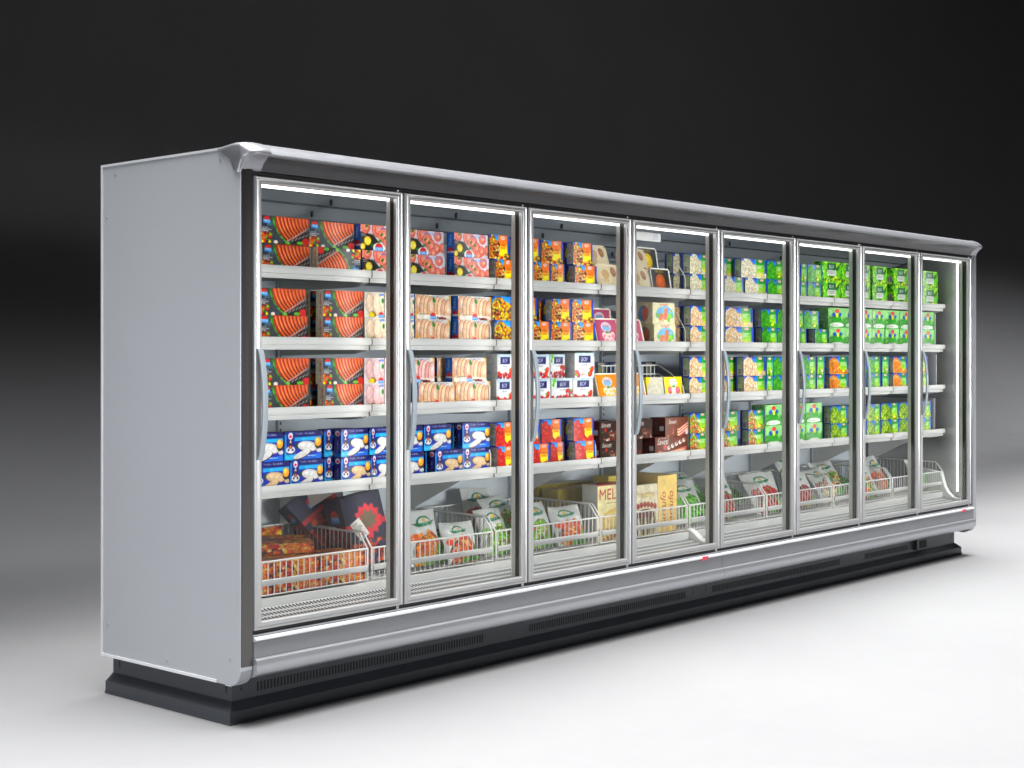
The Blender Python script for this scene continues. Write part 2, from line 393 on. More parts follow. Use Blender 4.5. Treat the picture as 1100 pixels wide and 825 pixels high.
def p_fillet(c, pink=False):
    A = c.A; c.fill((.88, .86, .82) if not pink else (.88, .82, .84)); k = (.93, .84, .74) if not pink else (.92, .76, .76); e = (.74, .58, .45) if not pink else (.72, .5, .52)
    for cx, cy, rx, ry, t in ((.30, .55, .20, .38, .05), (.66, .52, .22, .42, .12), (.92, .6, .16, .34, .1)):
        c.ell(A * cx, cy, rx * 1.12, ry * 1.03, e, t); c.ell(A * cx, cy, rx, ry * .97, k, t); c.ell(A * cx - .06, cy + .1, rx * .45, ry * .6, tuple(min(1, q + .05) for q in k), t)
    c.ell(A * .48, .15, .14, .08, (.35, .30, .12), -.6); c.ell(A * .38, .12, .16, .1, (.92, .80, .2)); c.ell(A * .93, .66, .07, .1, (.15, .5, .2))
    sun_logo(c, A * .85, .13, .13); c.rect(A * .75, .86, A * .98, .93, (.35, .55, .85))
def p_fillet_pink(c): p_fillet(c, True)

def p_fish(c, tan=False):
    A = c.A; c.fill((.05, .20, .62)); c.rect(0, .80, A, 1, (.06, .07, .36)); c.rect(A * .25, .66, A, .79, (.10, .62, .86))
    c.poly([(A * .25, 0), (A, 0), (A, .22), (A * .6, .10)], (.06, .42, .82)); c.rect(0, 0, A * .3, .24, (.10, .66, .86)); c.rect(0, .24, A * .08, .9, (.10, .50, .80))
    c.rect(A * .06, .2, A * .27, 1, (.08, .11, .48))
    f = (.84, .83, .82) if not tan else (.82, .70, .55); e = (.45, .30, .30)
    c.ell(A * .36, .50, .12, .1, (.08, .25, .16))
    c.ell(A * .62, .45, A * .27, .19, e, -.12); c.ell(A * .62, .46, A * .26, .175, f, -.12); c.ell(A * .60, .50, A * .18, .07, tuple(min(1, q + .07) for q in f), -.1)
    c.ell(A * .48, .17, A * .25, .125, (.08, .08, .22), .32); c.ell(A * .47, .18, A * .245, .115, e, .32); c.ell(A * .47, .19, A * .235, .105, f, .32)
    c.ell(A * .93, .30, .12, .07, f)
    c.ell(A * .90, .52, .15, .17, (.12, .10, .12)); c.ell(A * .90, .60, .14, .16, (.93, .62, .15)); c.ell(A * .885, .64, .08, .08, (.98, .80, .40))
    # round emblem column
    c.ell(A * .165, .84, .105, .12, (.86, .86, .92)); c.ell(A * .165, .82, .06, .05, (.85, .12, .15))
    c.poly([(A * .165, .72), (A * .055, .30), (A * .275, .30)], (.93, .86, .55)); c.ell(A * .165, .36, .19, .12, (.92, .90, .88)); c.ell(A * .165, .50, .09, .11, (.12, .12, .22)); c.ell(A * .165, .46, .05, .05, (.85, .4, .3))
    for s in (-1, 1): c.ell(A * .165 + s * .09, .36, .045, .045, (.1, .12, .3))
    c.text('Tropifles · Fibra de Bak', A * .29, .86, .085, (.93, .94, 1), maxw=A * .66)
    c.text('al punto de sal', A * .45, .70, .06, (.75, .92, 1), maxw=A * .4); c.lines(A * .62, A * .94, [.13], .03, (.75, .88, 1), 8); c.text('Peso neto', A * .06, .07, .06, (.85, .95, 1))
def p_fish_tan(c): p_fish(c, True)
def s_fish(c):
    c.fill((.06, .10, .45)); c.rect(0, 0, c.A, .12, (.08, .45, .8)); c.ell(c.A * .5, .84, c.A * .32, .10, (.9, .9, .95)); c.ell(c.A * .5, .82, c.A * .2, .05, (.85, .15, .15))
    c.text('Tropifles', c.A * .65, .16, c.A * .3, (.85, .9, 1), maxw=.5, rot=math.pi / 2)

def veg_panel(c, hot, pilecols, n=150, r=.055, seed=2, split=.46, lab=(.93, .48, .10), logo=(.85, .35, .40), name='Ensalada', sky=SKY):
    A = c.A; c.fill(sky); c.grad(0, .5, A * split, 1, (.55, .82, .97), (.15, .52, .88)); c.rect(A * .90, 0, A, 1, (.05, .30, .75)); c.rect(0, .88, A * .12, 1, (.05, .25, .65))
    c.rect(A * split, 0, A * .91, .4, hot); c.grad(A * split, .38, A * .91, .68, hot, lab); c.rect(A * split, .68, A * .91, 1, lab)
    c.ell(A * (split + .22), .88, .15, .075, (.93, .80, .78)); c.text('frua', A * (split + .22), .85, .07, logo, center=True)
    c.text(name, A * (split + .22), .56, .09, (.65, .12, .06), center=True, maxw=A * .38); c.text('Natura', A * (split + .22), .44, .08, (.65, .12, .06), center=True, maxw=A * .3)
    c.pile(0, 0, A * split, .92, pilecols, r, n, seed, top=lambda u: .55 + .45 * math.sin(min(1, u * 1.5) * math.pi * .75 + .3))
    c.pile(A * split, 0, A * .97, .28, pilecols, r, int(n * .35), seed + 1, top=lambda u: .25 + .75 * abs(u - .35) ** .7)
def s_panel(c):
    c.fill((.05, .28, .72)); c.rect(c.A * .28, .05, c.A * .95, .95, (.80, .76, .70)); c.lines(c.A * .33, c.A * .9, [.9, .84, .78, .72, .66, .6, .54], .025, (.45, .4, .38), 2); c.bars(c.A * .36, .08, c.A * .9, .42, seed=4)
    c.pile(0, .3, c.A * .3, .7, [(.8, .3, .1), (.9, .8, .2)], .06, 6, 2)
def s_panel_green(c):
    c.fill((.06, .26, .66)); c.rect(c.A * .25, .05, c.A * .9, .95, (.72, .78, .62)); c.lines(c.A * .3, c.A * .85, [.9, .84, .78, .72, .66, .6], .025, (.35, .42, .36), 2); c.bars(c.A * .33, .08, c.A * .85, .4, seed=5)
def p_vegmix(c): veg_panel(c, (.98, .90, .10), [(.88, .16, .08), (.97, .82, .12), (.95, .55, .08), (.95, .90, .60), (.16, .12, .12), (.95, .35, .1)], 190, .085)
def p_vegyellow(c): veg_panel(c, (.98, .75, .10), [(.96, .80, .10), (.97, .70, .10), (.9, .35, .08), (.18, .14, .30), (.98, .88, .35)], 240, .075, 4, split=.9)
def p_berries(c): veg_panel(c, (.98, .90, .10), [(.85, .12, .10), (.92, .25, .18), (.75, .08, .10), (.95, .40, .30)], 200, .08, 6, split=.50, name='Frambuesa')
def green_panel(c, cols, seed, n=170, r=.045, split=.58, asp=1.0, sky=(.1, .42, .85)):
    A = c.A; c.fill(sky); c.grad(0, .5, A * split, 1, (.20, .62, .92), sky); c.rect(0, .9, A * .5, 1, (.05, .25, .70)); c.rect(A * .92, 0, A, 1, (.05, .28, .75))
    c.grad(A * split, 0, A * .92, 1, (.85, .93, .08), (.10, .58, .18)); c.rect(A * split, .72, A * .92, 1, (.10, .55, .18))
    c.ell(A * (split + .17), .90, .15, .065, (.95, .72, .74)); c.text('frua', A * (split + .17), .87, .06, (.85, .2, .25), center=True)
    c.lines(A * (split + .04), A * .9, [.66, .59, .52], .04, (.80, .92, .75), 5)
    c.pile(0, 0, A * split, .95, cols, r, n, seed, asp=asp, top=lambda u: .60 + .40 * math.sin(min(1, u * 1.2) * math.pi * .8 + .35))
    c.pile(A * split, 0, A * .99, .22, cols, r, int(n * .3), seed + 1, asp=asp)
    c.ell(A * (split + .18), .18, .13, .07, (.95, .93, .12))
def p_fries(c): green_panel(c, [(.97, .95, .84), (.94, .90, .74), (.99, .98, .92), (.92, .86, .68)], 3, 200, .05, asp=2.2)
def p_cauli(c): green_panel(c, [(.98, .90, .78), (.96, .80, .58), (.99, .95, .88), (.95, .70, .46)], 5, 210, .06)
def p_spinach(c): green_panel(c, [(.20, .62, .08), (.28, .72, .10), (.14, .52, .08), (.35, .78, .14)], 7, 230, .05, split=.52, asp=1.7)
def p_spinlabel(c):
    A = c.A; c.fill((.08, .35, .8)); c.grad(A * .06, 0, A * .9, 1, (.75, .88, .12), (.10, .58, .22)); c.rect(A * .06, .72, A * .9, 1, (.10, .56, .24)); c.ell(A * .45, .88, .15, .065, (.95, .72, .74))
    c.lines(A * .12, A * .85, [.64, .56, .48], .04, (.7, .88, .7), 5); c.pile(A * .06, 0, A * .9, .25, [(.2, .6, .1), (.85, .92, .3), (.95, .95, .85)], .07, 24, 2)
def p_tomato(c): green_panel(c, [(.90, .22, .10), (.92, .35, .18), (.25, .62, .12), (.60, .78, .20), (.95, .85, .7)], 9, 200, .062, split=.5)
def p_carrot(c): green_panel(c, [(.95, .50, .08), (.93, .40, .05), (.97, .62, .18), (.98, .76, .4)], 11, 220, .06, split=.55)
def p_beans(c): green_panel(c, [(.72, .86, .08), (.60, .78, .08), (.82, .90, .12), (.35, .62, .06), (.2, .45, .06)], 13, 210, .055, split=.58, asp=1.7)
def p_pale(c):
    A = c.A; c.fill((.55, .80, .50)); g = random.Random(4)
    for _ in range(170): x = g.uniform(0, A); y = g.uniform(0, 1); c.ell(x, y, .035, .02, g.choice([(.70, .88, .64), (.62, .84, .56), (.45, .74, .40), (.78, .92, .72)]), g.uniform(0, 3))
    c.grad(0, .0, A, .34, (.14, .58, .16), (.30, .68, .30)); c.pile(0, .22, A, .5, [(.25, .65, .2), (.45, .76, .38), (.2, .58, .16)], .05, 90, 8)
    c.poly([(A * .25, .34), (A * .35, .62), (A * .7, .62), (A * .8, .34)], (.16, .60, .12))
    c.ell(A * .33, .64, .14, .11, (.06, .30, .72)); c.ell(A * .70, .66, .12, .09, (.06, .30, .72)); c.ell(A * .52, .82, .19, .10, (.85, .20, .24)); c.text('frua', A * .52, .78, .08, (.98, .9, .9), center=True); c.ell(A * .53, .60, .09, .10, (.95, .88, .12))
    c.ell(A * .5, .14, A * .40, .11, (.90, .92, .88)); c.rect(A * .1, .06, A * .9, .16, (.90, .92, .88)); c.lines(A * .2, A * .82, [.13], .03, (.5, .6, .5), 3)
def s_pale(c):
    c.fill((.60, .82, .54)); g = random.Random(6)
    for _ in range(90): c.ell(g.uniform(0, c.A), g.uniform(0, 1), .05, .03, g.choice([(.72, .88, .66), (.42, .72, .38), (.3, .64, .26)]), g.uniform(0, 3))
def leafy(c, seed):
    A = c.A; c.fill((.42, .78, .08)); g = random.Random(seed)
    for _ in range(85):
        x = g.uniform(0, A); y = g.uniform(0, 1); c.ell(x, y, g.uniform(.06, .14), g.uniform(.04, .08), g.choice([(.62, .90, .10), (.30, .72, .06), (.80, .95, .18), (.08, .36, .05), (.05, .24, .05), (.2, .6, .05)]), g.uniform(0, 3))
def p_leaf(c):
    A = c.A; leafy(c, 3); c.rect(A * .26, .58, A * .74, .92, (.02, .36, .20)); c.text('BOF', A * .5, .66, .17, (.95, .97, .95), center=True, maxw=A * .3, shear=.1)
    c.rect(A * .26, .30, A * .74, .58, (.86, .88, .85)); c.lines(A * .3, A * .7, [.5, .42], .05, (.55, .6, .55), 2); c.pile(0, 0, A, .25, [(.85, .92, .1), (.5, .8, .1), (.1, .4, .06)], .08, 26, 4)
def s_leaf(c): leafy(c, 9); c.bars(c.A * .25, .2, c.A * .8, .55, seed=3)

def p_bof(c, big=False, berry=False):
    A = c.A; c.fill((.90, .91, .91)); c.grad(0, .8, A, 1, (.90, .91, .91), (.72, .82, .88))
    x = .50 if not berry else .55
    c.rect(A * (x - .30), .60, A * (x + .30), .88, (.05, .08, .36)); c.text('BOF', A * x, .66, .155, (.95, .95, .97), center=True, maxw=A * .36, shear=.12)
    c.text('FRAMBUESAS' if berry else 'FRESONES', A * x, .48, .055, (.3, .3, .42), center=True, maxw=A * .5)
    if berry:
        c.pile(.0, .04, A, .26, [(.70, .08, .14), (.82, .14, .18), (.55, .05, .12)], .07, 40, 3); c.pile(A * .72, .1, A * .95, .5, [(.75, .1, .14), (.85, .16, .2)], .07, 20, 5); c.ell(A * .14, .88, .12, .1, (.35, .75, .1)); c.ell(A * .1, .72, .08, .1, (.3, .7, .1)); c.ell(A * .9, .5, .06, .05, (.35, .7, .1))
    else:
        for px, py, r, t in ((.86, .34, .13, .7), (.78, .16, .13, .4), (.1, .2, .14, 0), (.2, .1, .1, .3)):
            c.ell(A * px, py, r * 1.15, r * .85, (.86, .13, .08), t); c.ell(A * px + .02, py + .03, r * .4, r * .3, (.95, .42, .32), t); c.ell(A * px - .12, py + .02, .06, .05, (.35, .7, .15))
        c.ell(A * .45, .14, .2, .06, (.93, .72, .68))
def p_bof_berry(c): p_bof(c, berry=True)
def p_bof_red(c): p_bof(c); c.pile(0, .04, c.A, .24, [(.8, .1, .1), (.15, .15, .4), (.9, .25, .2)], .06, 30, 9)
def s_bof(c): c.fill((.88, .89, .89)); c.lines(c.A * .1, c.A * .9, [.8, .72, .64, .56, .48, .4, .32, .24], .02, (.62, .72, .82), 7); c.speck(0, 0, c.A, 1, .02, 3)

def p_choc(c, kind=0):
    A = c.A; c.fill([(.18, .09, .06), (.42, .22, .14), (.40, .18, .11)][kind]); c.speck(0, 0, A, 1, .08, 2)
    if kind == 0:
        c.pile(A * .2, .02, A * .95, .42, [(.45, .2, .15), (.72, .55, .45), (.3, .1, .08), (.85, .78, .7)], .09, 30, 2); c.ell(A * .3, .55, .1, .1, (.62, .06, .06)); c.ell(A * .68, .60, .09, .09, (.05, .03, .03)); c.ell(A * .15, .45, .06, .04, (.2, .5, .1))
        c.text('Saveti', A * .1, .68, .22, (.90, .88, .85), maxw=A * .6, shear=.3)
    elif kind == 1:
        for i, col in enumerate([(.90, .45, .34), (.95, .84, .76), (.85, .30, .22), (.96, .88, .80), (.78, .35, .28), (.94, .80, .70), (.5, .2, .15)]):
            y = .08 + i * .07; c.poly([(A * .50, y - .06), (A * .56, y - .13), (A * .97, y + .22), (A * .97, y + .30)], col)
            c.poly([(A * .05 + i * .03, .0), (A * .16 + i * .05, 0), (A * .36, y + .05), (A * .30, y + .1)], col)
        c.text('Saveti', A * .14, .66, .22, (.97, .95, .95), maxw=A * .5, shear=.25); c.rect(A * .86, .08, A * .97, .3, (.92, .85, .9))
    else:
        c.poly([(0, 0), (A * .94, 0), (A * .96, .45), (A * .4, .20), (A * .1, .28)], (.88, .46, .38)); c.poly([(A * .1, .05), (A * .9, .2), (A * .9, .32), (A * .1, .16)], (.95, .82, .72)); c.poly([(A * .05, 0), (A * .2, .0), (A * .16, .3)], (.95, .85, .78))
        for i in range(5): c.ell(A * (.42 + .115 * i), .42 + .085 * i, .13, .11, (.94, .90, .86)); c.ell(A * (.43 + .115 * i), .46 + .085 * i, .06, .05, (.35, .1, .12))
        c.ell(A * .30, .46, .13, .13, (.85, .16, .16)); c.text('Saveti', A * .07, .60, .30, (.95, .93, .92), maxw=A * .34, shear=.3); c.lines(A * .1, A * .6, [.93], .03, (.75, .55, .48), 4); c.rect(A * .86, .04, A * .95, .2, (.85, .86, .92))
def p_choc1(c): p_choc(c, 1)
def p_choc2(c): p_choc(c, 2)
def s_choc(c):
    c.fill((.36, .12, .08)); c.rect(c.A * .62, .3, c.A * .88, .55, (.85, .84, .86)); c.text('Saveti', c.A * .5, .12, c.A * .18, (.6, .4, .3), maxw=.6, rot=math.pi / 2)
def p_cake(c):
    A = c.A; c.fill((.90, .87, .72)); c.ell(A * .55, .42, A * .40, .42, (.45, .72, .88)); c.rect(A * .1, .0, A, .30, (.90, .87, .72)); c.ell(A * .55, .36, A * .34, .16, (.55, .78, .30))
    c.rect(A * .52, .22, A * .66, .74, (.85, .42, .30)); c.poly([(A * .28, .2), (A * .50, .14), (A * .52, .46), (A * .32, .5)], (.88, .48, .36)); c.rect(A * .4, .1, A * .52, .24, (.93, .7, .6)); c.ell(A * .72, .2, .1, .09, (.3, .75, .1)); c.ell(A * .86, .46, .1, .07, (.4, .78, .15)); c.ell(A * .22, .44, .1, .07, (.45, .75, .2)); c.ell(A * .8, .6, .05, .05, (.95, .85, .1))
    c.text('Sorrentini', A * .5, .84, .12, (.85, .25, .28), center=True, maxw=A * .6, shear=.15)
def s_cake(c): c.fill((.82, .79, .66)); c.ell(c.A * .55, .5, c.A * .25, .36, (.35, .60, .78)); c.ell(c.A * .62, .5, c.A * .14, .34, (.82, .45, .36)); c.rect(c.A * .1, .1, c.A * .25, .2, (.5, .6, .75))
def p_tray(c):
    A = c.A; c.fill((.83, .78, .66)); c.ell(A * .36, .55, .22, .2, (.72, .60, .45)); c.ell(A * .70, .66, .2, .2, (.55, .36, .24)); c.ell(A * .7, .7, .14, .12, (.66, .46, .32)); c.speck(0, 0, A, 1, .05, 2)
    c.text('nata', A * .34, .24, .14, (.62, .48, .34), center=True); c.ell(A * .84, .14, .12, .06, (.25, .25, .3)); c.ell(A * .9, .15, .06, .06, (.85, .15, .2))
def p_round(c, col=(.88, .74, .12)):
    A = c.A; c.fill((.9, .9, .88)); c.rect(A * .05, .05, A * .95, .95, (.14, .15, .15)); c.grad(A * .05, .05, A * .95, .4, tuple(q * .75 for q in col) if col[2] > .13 else (.3, .4, .45), (.16, .18, .2))
    c.ell(A * .5, .42, .34, .34, tuple(q * .8 for q in col)); c.ell(A * .49, .45, .29, .29, col); c.ell(A * .47, .5, .14, .12, tuple(min(1, q * 1.15) for q in col)); c.text('HELADO', A * .5, .80, .1, (.85, .75, .2), center=True, maxw=A * .7)
def p_round2(c): p_round(c, (.74, .36, .16))
def p_tub(c, col=(.72, .34, .45)):
    A = c.A; c.fill(col); c.grad(0, 0, A, 1, tuple(min(1, q * 1.1) for q in col), col)
    c.ell(A * .5, .66, .30, .18, (.88, .86, .90)); c.ell(A * .5, .62, .24, .1, (.55, .72, .86)); c.text('ARTESA', A * .5, .68, .09, (.75, .25, .3), center=True, maxw=A * .3)
    c.ell(A * .52, .46, .1, .05, (.2, .55, .2))
    for x, y, r in ((.38, .34, .14), (.56, .30, .16), (.72, .36, .13), (.46, .18, .16), (.64, .15, .15)): c.ell(A * x, y, r, r * .9, (.93, .86, .82)); c.ell(A * x, y - .04, r * .7, r * .5, tuple(min(1, q * 1.25 + .1) for q in col))
def p_tub_o(c): p_tub(c, (.90, .55, .16))
def p_tub_b(c): p_tub(c, (.42, .22, .16))
def p_yellow(c):
    A = c.A; c.fill((.95, .88, .12)); c.rect(0, 0, A, .22, (.92, .93, .88)); c.lines(A * .2, A * .9, [.15, .08], .03, (.6, .65, .7), 4); c.ell(A * .5, .72, .30, .2, (.93, .92, .90)); c.text('ARTESA', A * .5, .72, .09, (.75, .3, .4), center=True, maxw=A * .3)
    for x, r, q in ((.28, .18, (.85, .4, .45)), (.5, .2, (.95, .9, .84)), (.70, .18, (.86, .42, .5))): c.ell(A * x, .36, r, r, q); c.ell(A * x, .42, r * .55, r * .5, tuple(min(1, z + .1) for z in q))
    c.ell(A * .5, .54, .12, .06, (.2, .6, .2))
def p_back(c):
    A = c.A; c.fill((.10, .14, .34)); c.rect(A * .3, .05, A * .72, .95, (.62, .58, .48)); c.ell(A * .5, .6, .22, .3, (.48, .52, .34)); c.pile(0, 0, A, .3, [(.6, .15, .1), (.2, .5, .2), (.7, .6, .4)], .07, 30, 2)
def p_mel(c):
    A = c.A; c.fill((.90, .86, .66)); c.rect(0, .97, A, 1, (.62, .12, .14)); c.text('MEL', A * .07, .72, .19, (.66, .14, .16), maxw=A * .55); c.lines(A * .3, A * .85, [.66], .015, (.4, .35, .3), 2)
    c.ell(A * .55, .30, A * .42, .26, (.84, .72, .42)); c.ell(A * .5, .34, A * .26, .16, (.90, .80, .52)); c.pile(0, 0, A, .2, [(.8, .65, .35), (.9, .8, .5), (.7, .5, .25)], .06, 40, 3)
def p_prestige(c):
    A = c.A; c.fill((.88, .84, .72)); c.text('Prestige', A * .5, .70, .18, (.72, .58, .24), center=True, maxw=A * .92, shear=.05)
    for k in range(7): c.ell(A * (.10 + .13 * k), .56 + .05 * math.sin(k * .52) , .055, .055, (.55, .14, .08)); c.ell(A * (.09 + .13 * k), .575 + .05 * math.sin(k * .52), .025, .025, (.75, .3, .2))
    c.ell(A * .5, .40, A * .36, .12, (.25, .10, .07)); c.ell(A * .5, .43, A * .33, .08, (.42, .2, .14))
    for k in range(9): c.line([(A * (.14 + .09 * k), .36), (A * (.2 + .07 * k), .05)], .03, [(.32, .14, .1), (.90, .86, .7), (.45, .4, .2)][k % 3])
def tart(c, base):
    c.fill(base); c.speck(0, 0, c.A, 1, .02, 2)
def p_tartufo(c): tart(c, (.74, .66, .30)); c.text('tartufo', c.A * .06, .42, .36, (.24, .10, .06), maxw=c.A * .62, shear=.15); c.lines(c.A * .1, c.A * .6, [.25, .15], .04, (.45, .3, .12), 2)
def p_tartufo_v(c):
    tart(c, (.93, .80, .48))
    for x in (.42, .80): c.text('tartufo', c.A * x, .12, c.A * .26, (.62, .22, .10), maxw=.7, rot=math.pi / 2, shear=.2)
def p_star(c):
    A = c.A; c.fill((.02, .02, .20)); cx, cy = A * .58, .62; pts = []; inn = []
    for k in range(24):
        a = k * math.pi / 12; r = .235 if k % 2 == 0 else .18; pts.append((cx + r * math.cos(a), cy + r * math.sin(a) * 1.05))
    for k in range(16):
        a = k * math.pi / 8 + .2; r = .155 if k % 2 == 0 else .105; inn.append((cx + r * math.cos(a), cy + r * math.sin(a)))
    c.rect(0, .52, A, .60, (.80, .16, .22)); c.poly([(A * .40, 0), (A * .52, 0), (A * .64, .45), (A * .5, .45)], (.82, .2, .22)); c.poly(pts, (.86, .22, .26)); c.poly(inn, (.42, .36, .26)); c.pile(A * .05, 0, A, .3, [(.75, .2, .1), (.85, .35, .15), (.5, .1, .08), (.1, .1, .3)], .06, 70, 2, edge=.5)
def s_star(c): c.fill((.02, .02, .20)); c.rect(0, .52, c.A, .60, (.80, .16, .22)); sun_logo(c, c.A * .5, .76, .1); c.pile(0, 0, c.A, .48, [(.8, .18, .1), (.88, .3, .14), (.6, .1, .08)], .08, 60, 4)
def p_pack(c, seed=2, r=.30, n=120):
    A = c.A; c.fill((.70, .34, .10)); c.pile(0, 0, A, 1, [(.90, .45, .10), (.93, .55, .15), (.85, .30, .10), (.95, .70, .25), (.93, .50, .12), (.92, .42, .08), (.96, .62, .18), (.72, .16, .08), (.22, .15, .12), (.97, .84, .50)], r, n, seed)
def p_pack_top(c):
    A = c.A; p_pack(c, 7, .11, 150); c.rect(A * .1, .42, A * .5, .60, (.14, .12, .12)); c.text('Sabores', A * .14, .46, .1, (.9, .85, .7), maxw=A * .32)

def p_bag(c, food, leaf=True, seed=2):
    A = c.A; c.fill((.84, .85, .84)); c.speck(0, 0, A, 1, .025, seed); g = random.Random(seed)
    for _ in range(14): x = g.uniform(0, A); y = g.uniform(.3, 1); c.line([(x, y), (x + g.uniform(-.15, .15), y - g.uniform(.05, .25))], .006, (.76, .77, .77))
    c.ell(A * .54, .24, A * .47, .30, (.15, .17, .14)); c.ell(A * .54, .30, A * .43, .27, (.20, .20, .18))
    c.pile(A * .13, .02, A * .95, .60, food, .07, 210, seed, top=lambda u: .35 + .62 * math.sin(u * math.pi) ** .8)
    c.ell(A * .13, .50, .08, .08, food[0]); c.ell(A * .24, .55, .05, .04, food[1]); c.ell(A * .72, .08, .16, .07, (.05, .45, .22)); c.ell(A * .5, .05, .12, .06, (.40, .70, .15)); c.pile(A * .8, .05, A, .3, [(.3, .6, .15), (.2, .5, .12), (.45, .75, .25)], .06, 24, seed + 1)
    k = .78
    for q in range(25):
        a = math.pi * q / 24; c.ell(A * .46 + .20 * math.cos(a), .75 + .12 * math.sin(a), .017, .017, (.06, .42, .26))
    c.ell(A * .46, .805, .045, .04, (.95, .72, .08)); c.poly([(A * .46 - .30, .765), (A * .46 - .2, .69), (A * .46 + .2, .715), (A * .46 + .31, .80), (A * .46 + .17, .77), (A * .46 - .17, .755)], (.05, .45, .28)); c.text('campovita', A * .46, .717, .045, (.92, .95, .92), center=True, maxw=.38)
FOOD = {'carrot': [(.92, .45, .06), (.95, .55, .12), (.85, .32, .05), (.96, .66, .2)], 'tomato': [(.92, .34, .10), (.95, .50, .2), (.85, .22, .08), (.97, .7, .4)],
        'peas': [(.40, .72, .18), (.55, .80, .28), (.28, .58, .12), (.8, .9, .5), (.7, .35, .25)], 'meat': [(.78, .18, .14), (.70, .12, .12), (.85, .30, .24), (.6, .08, .08), (.2, .5, .15)], 'greens': [(.35, .78, .12), (.25, .62, .10), (.5, .85, .2)], 'stripe': [(.85, .15, .12), (.2, .6, .15), (.92, .9, .85), (.95, .8, .2)]}
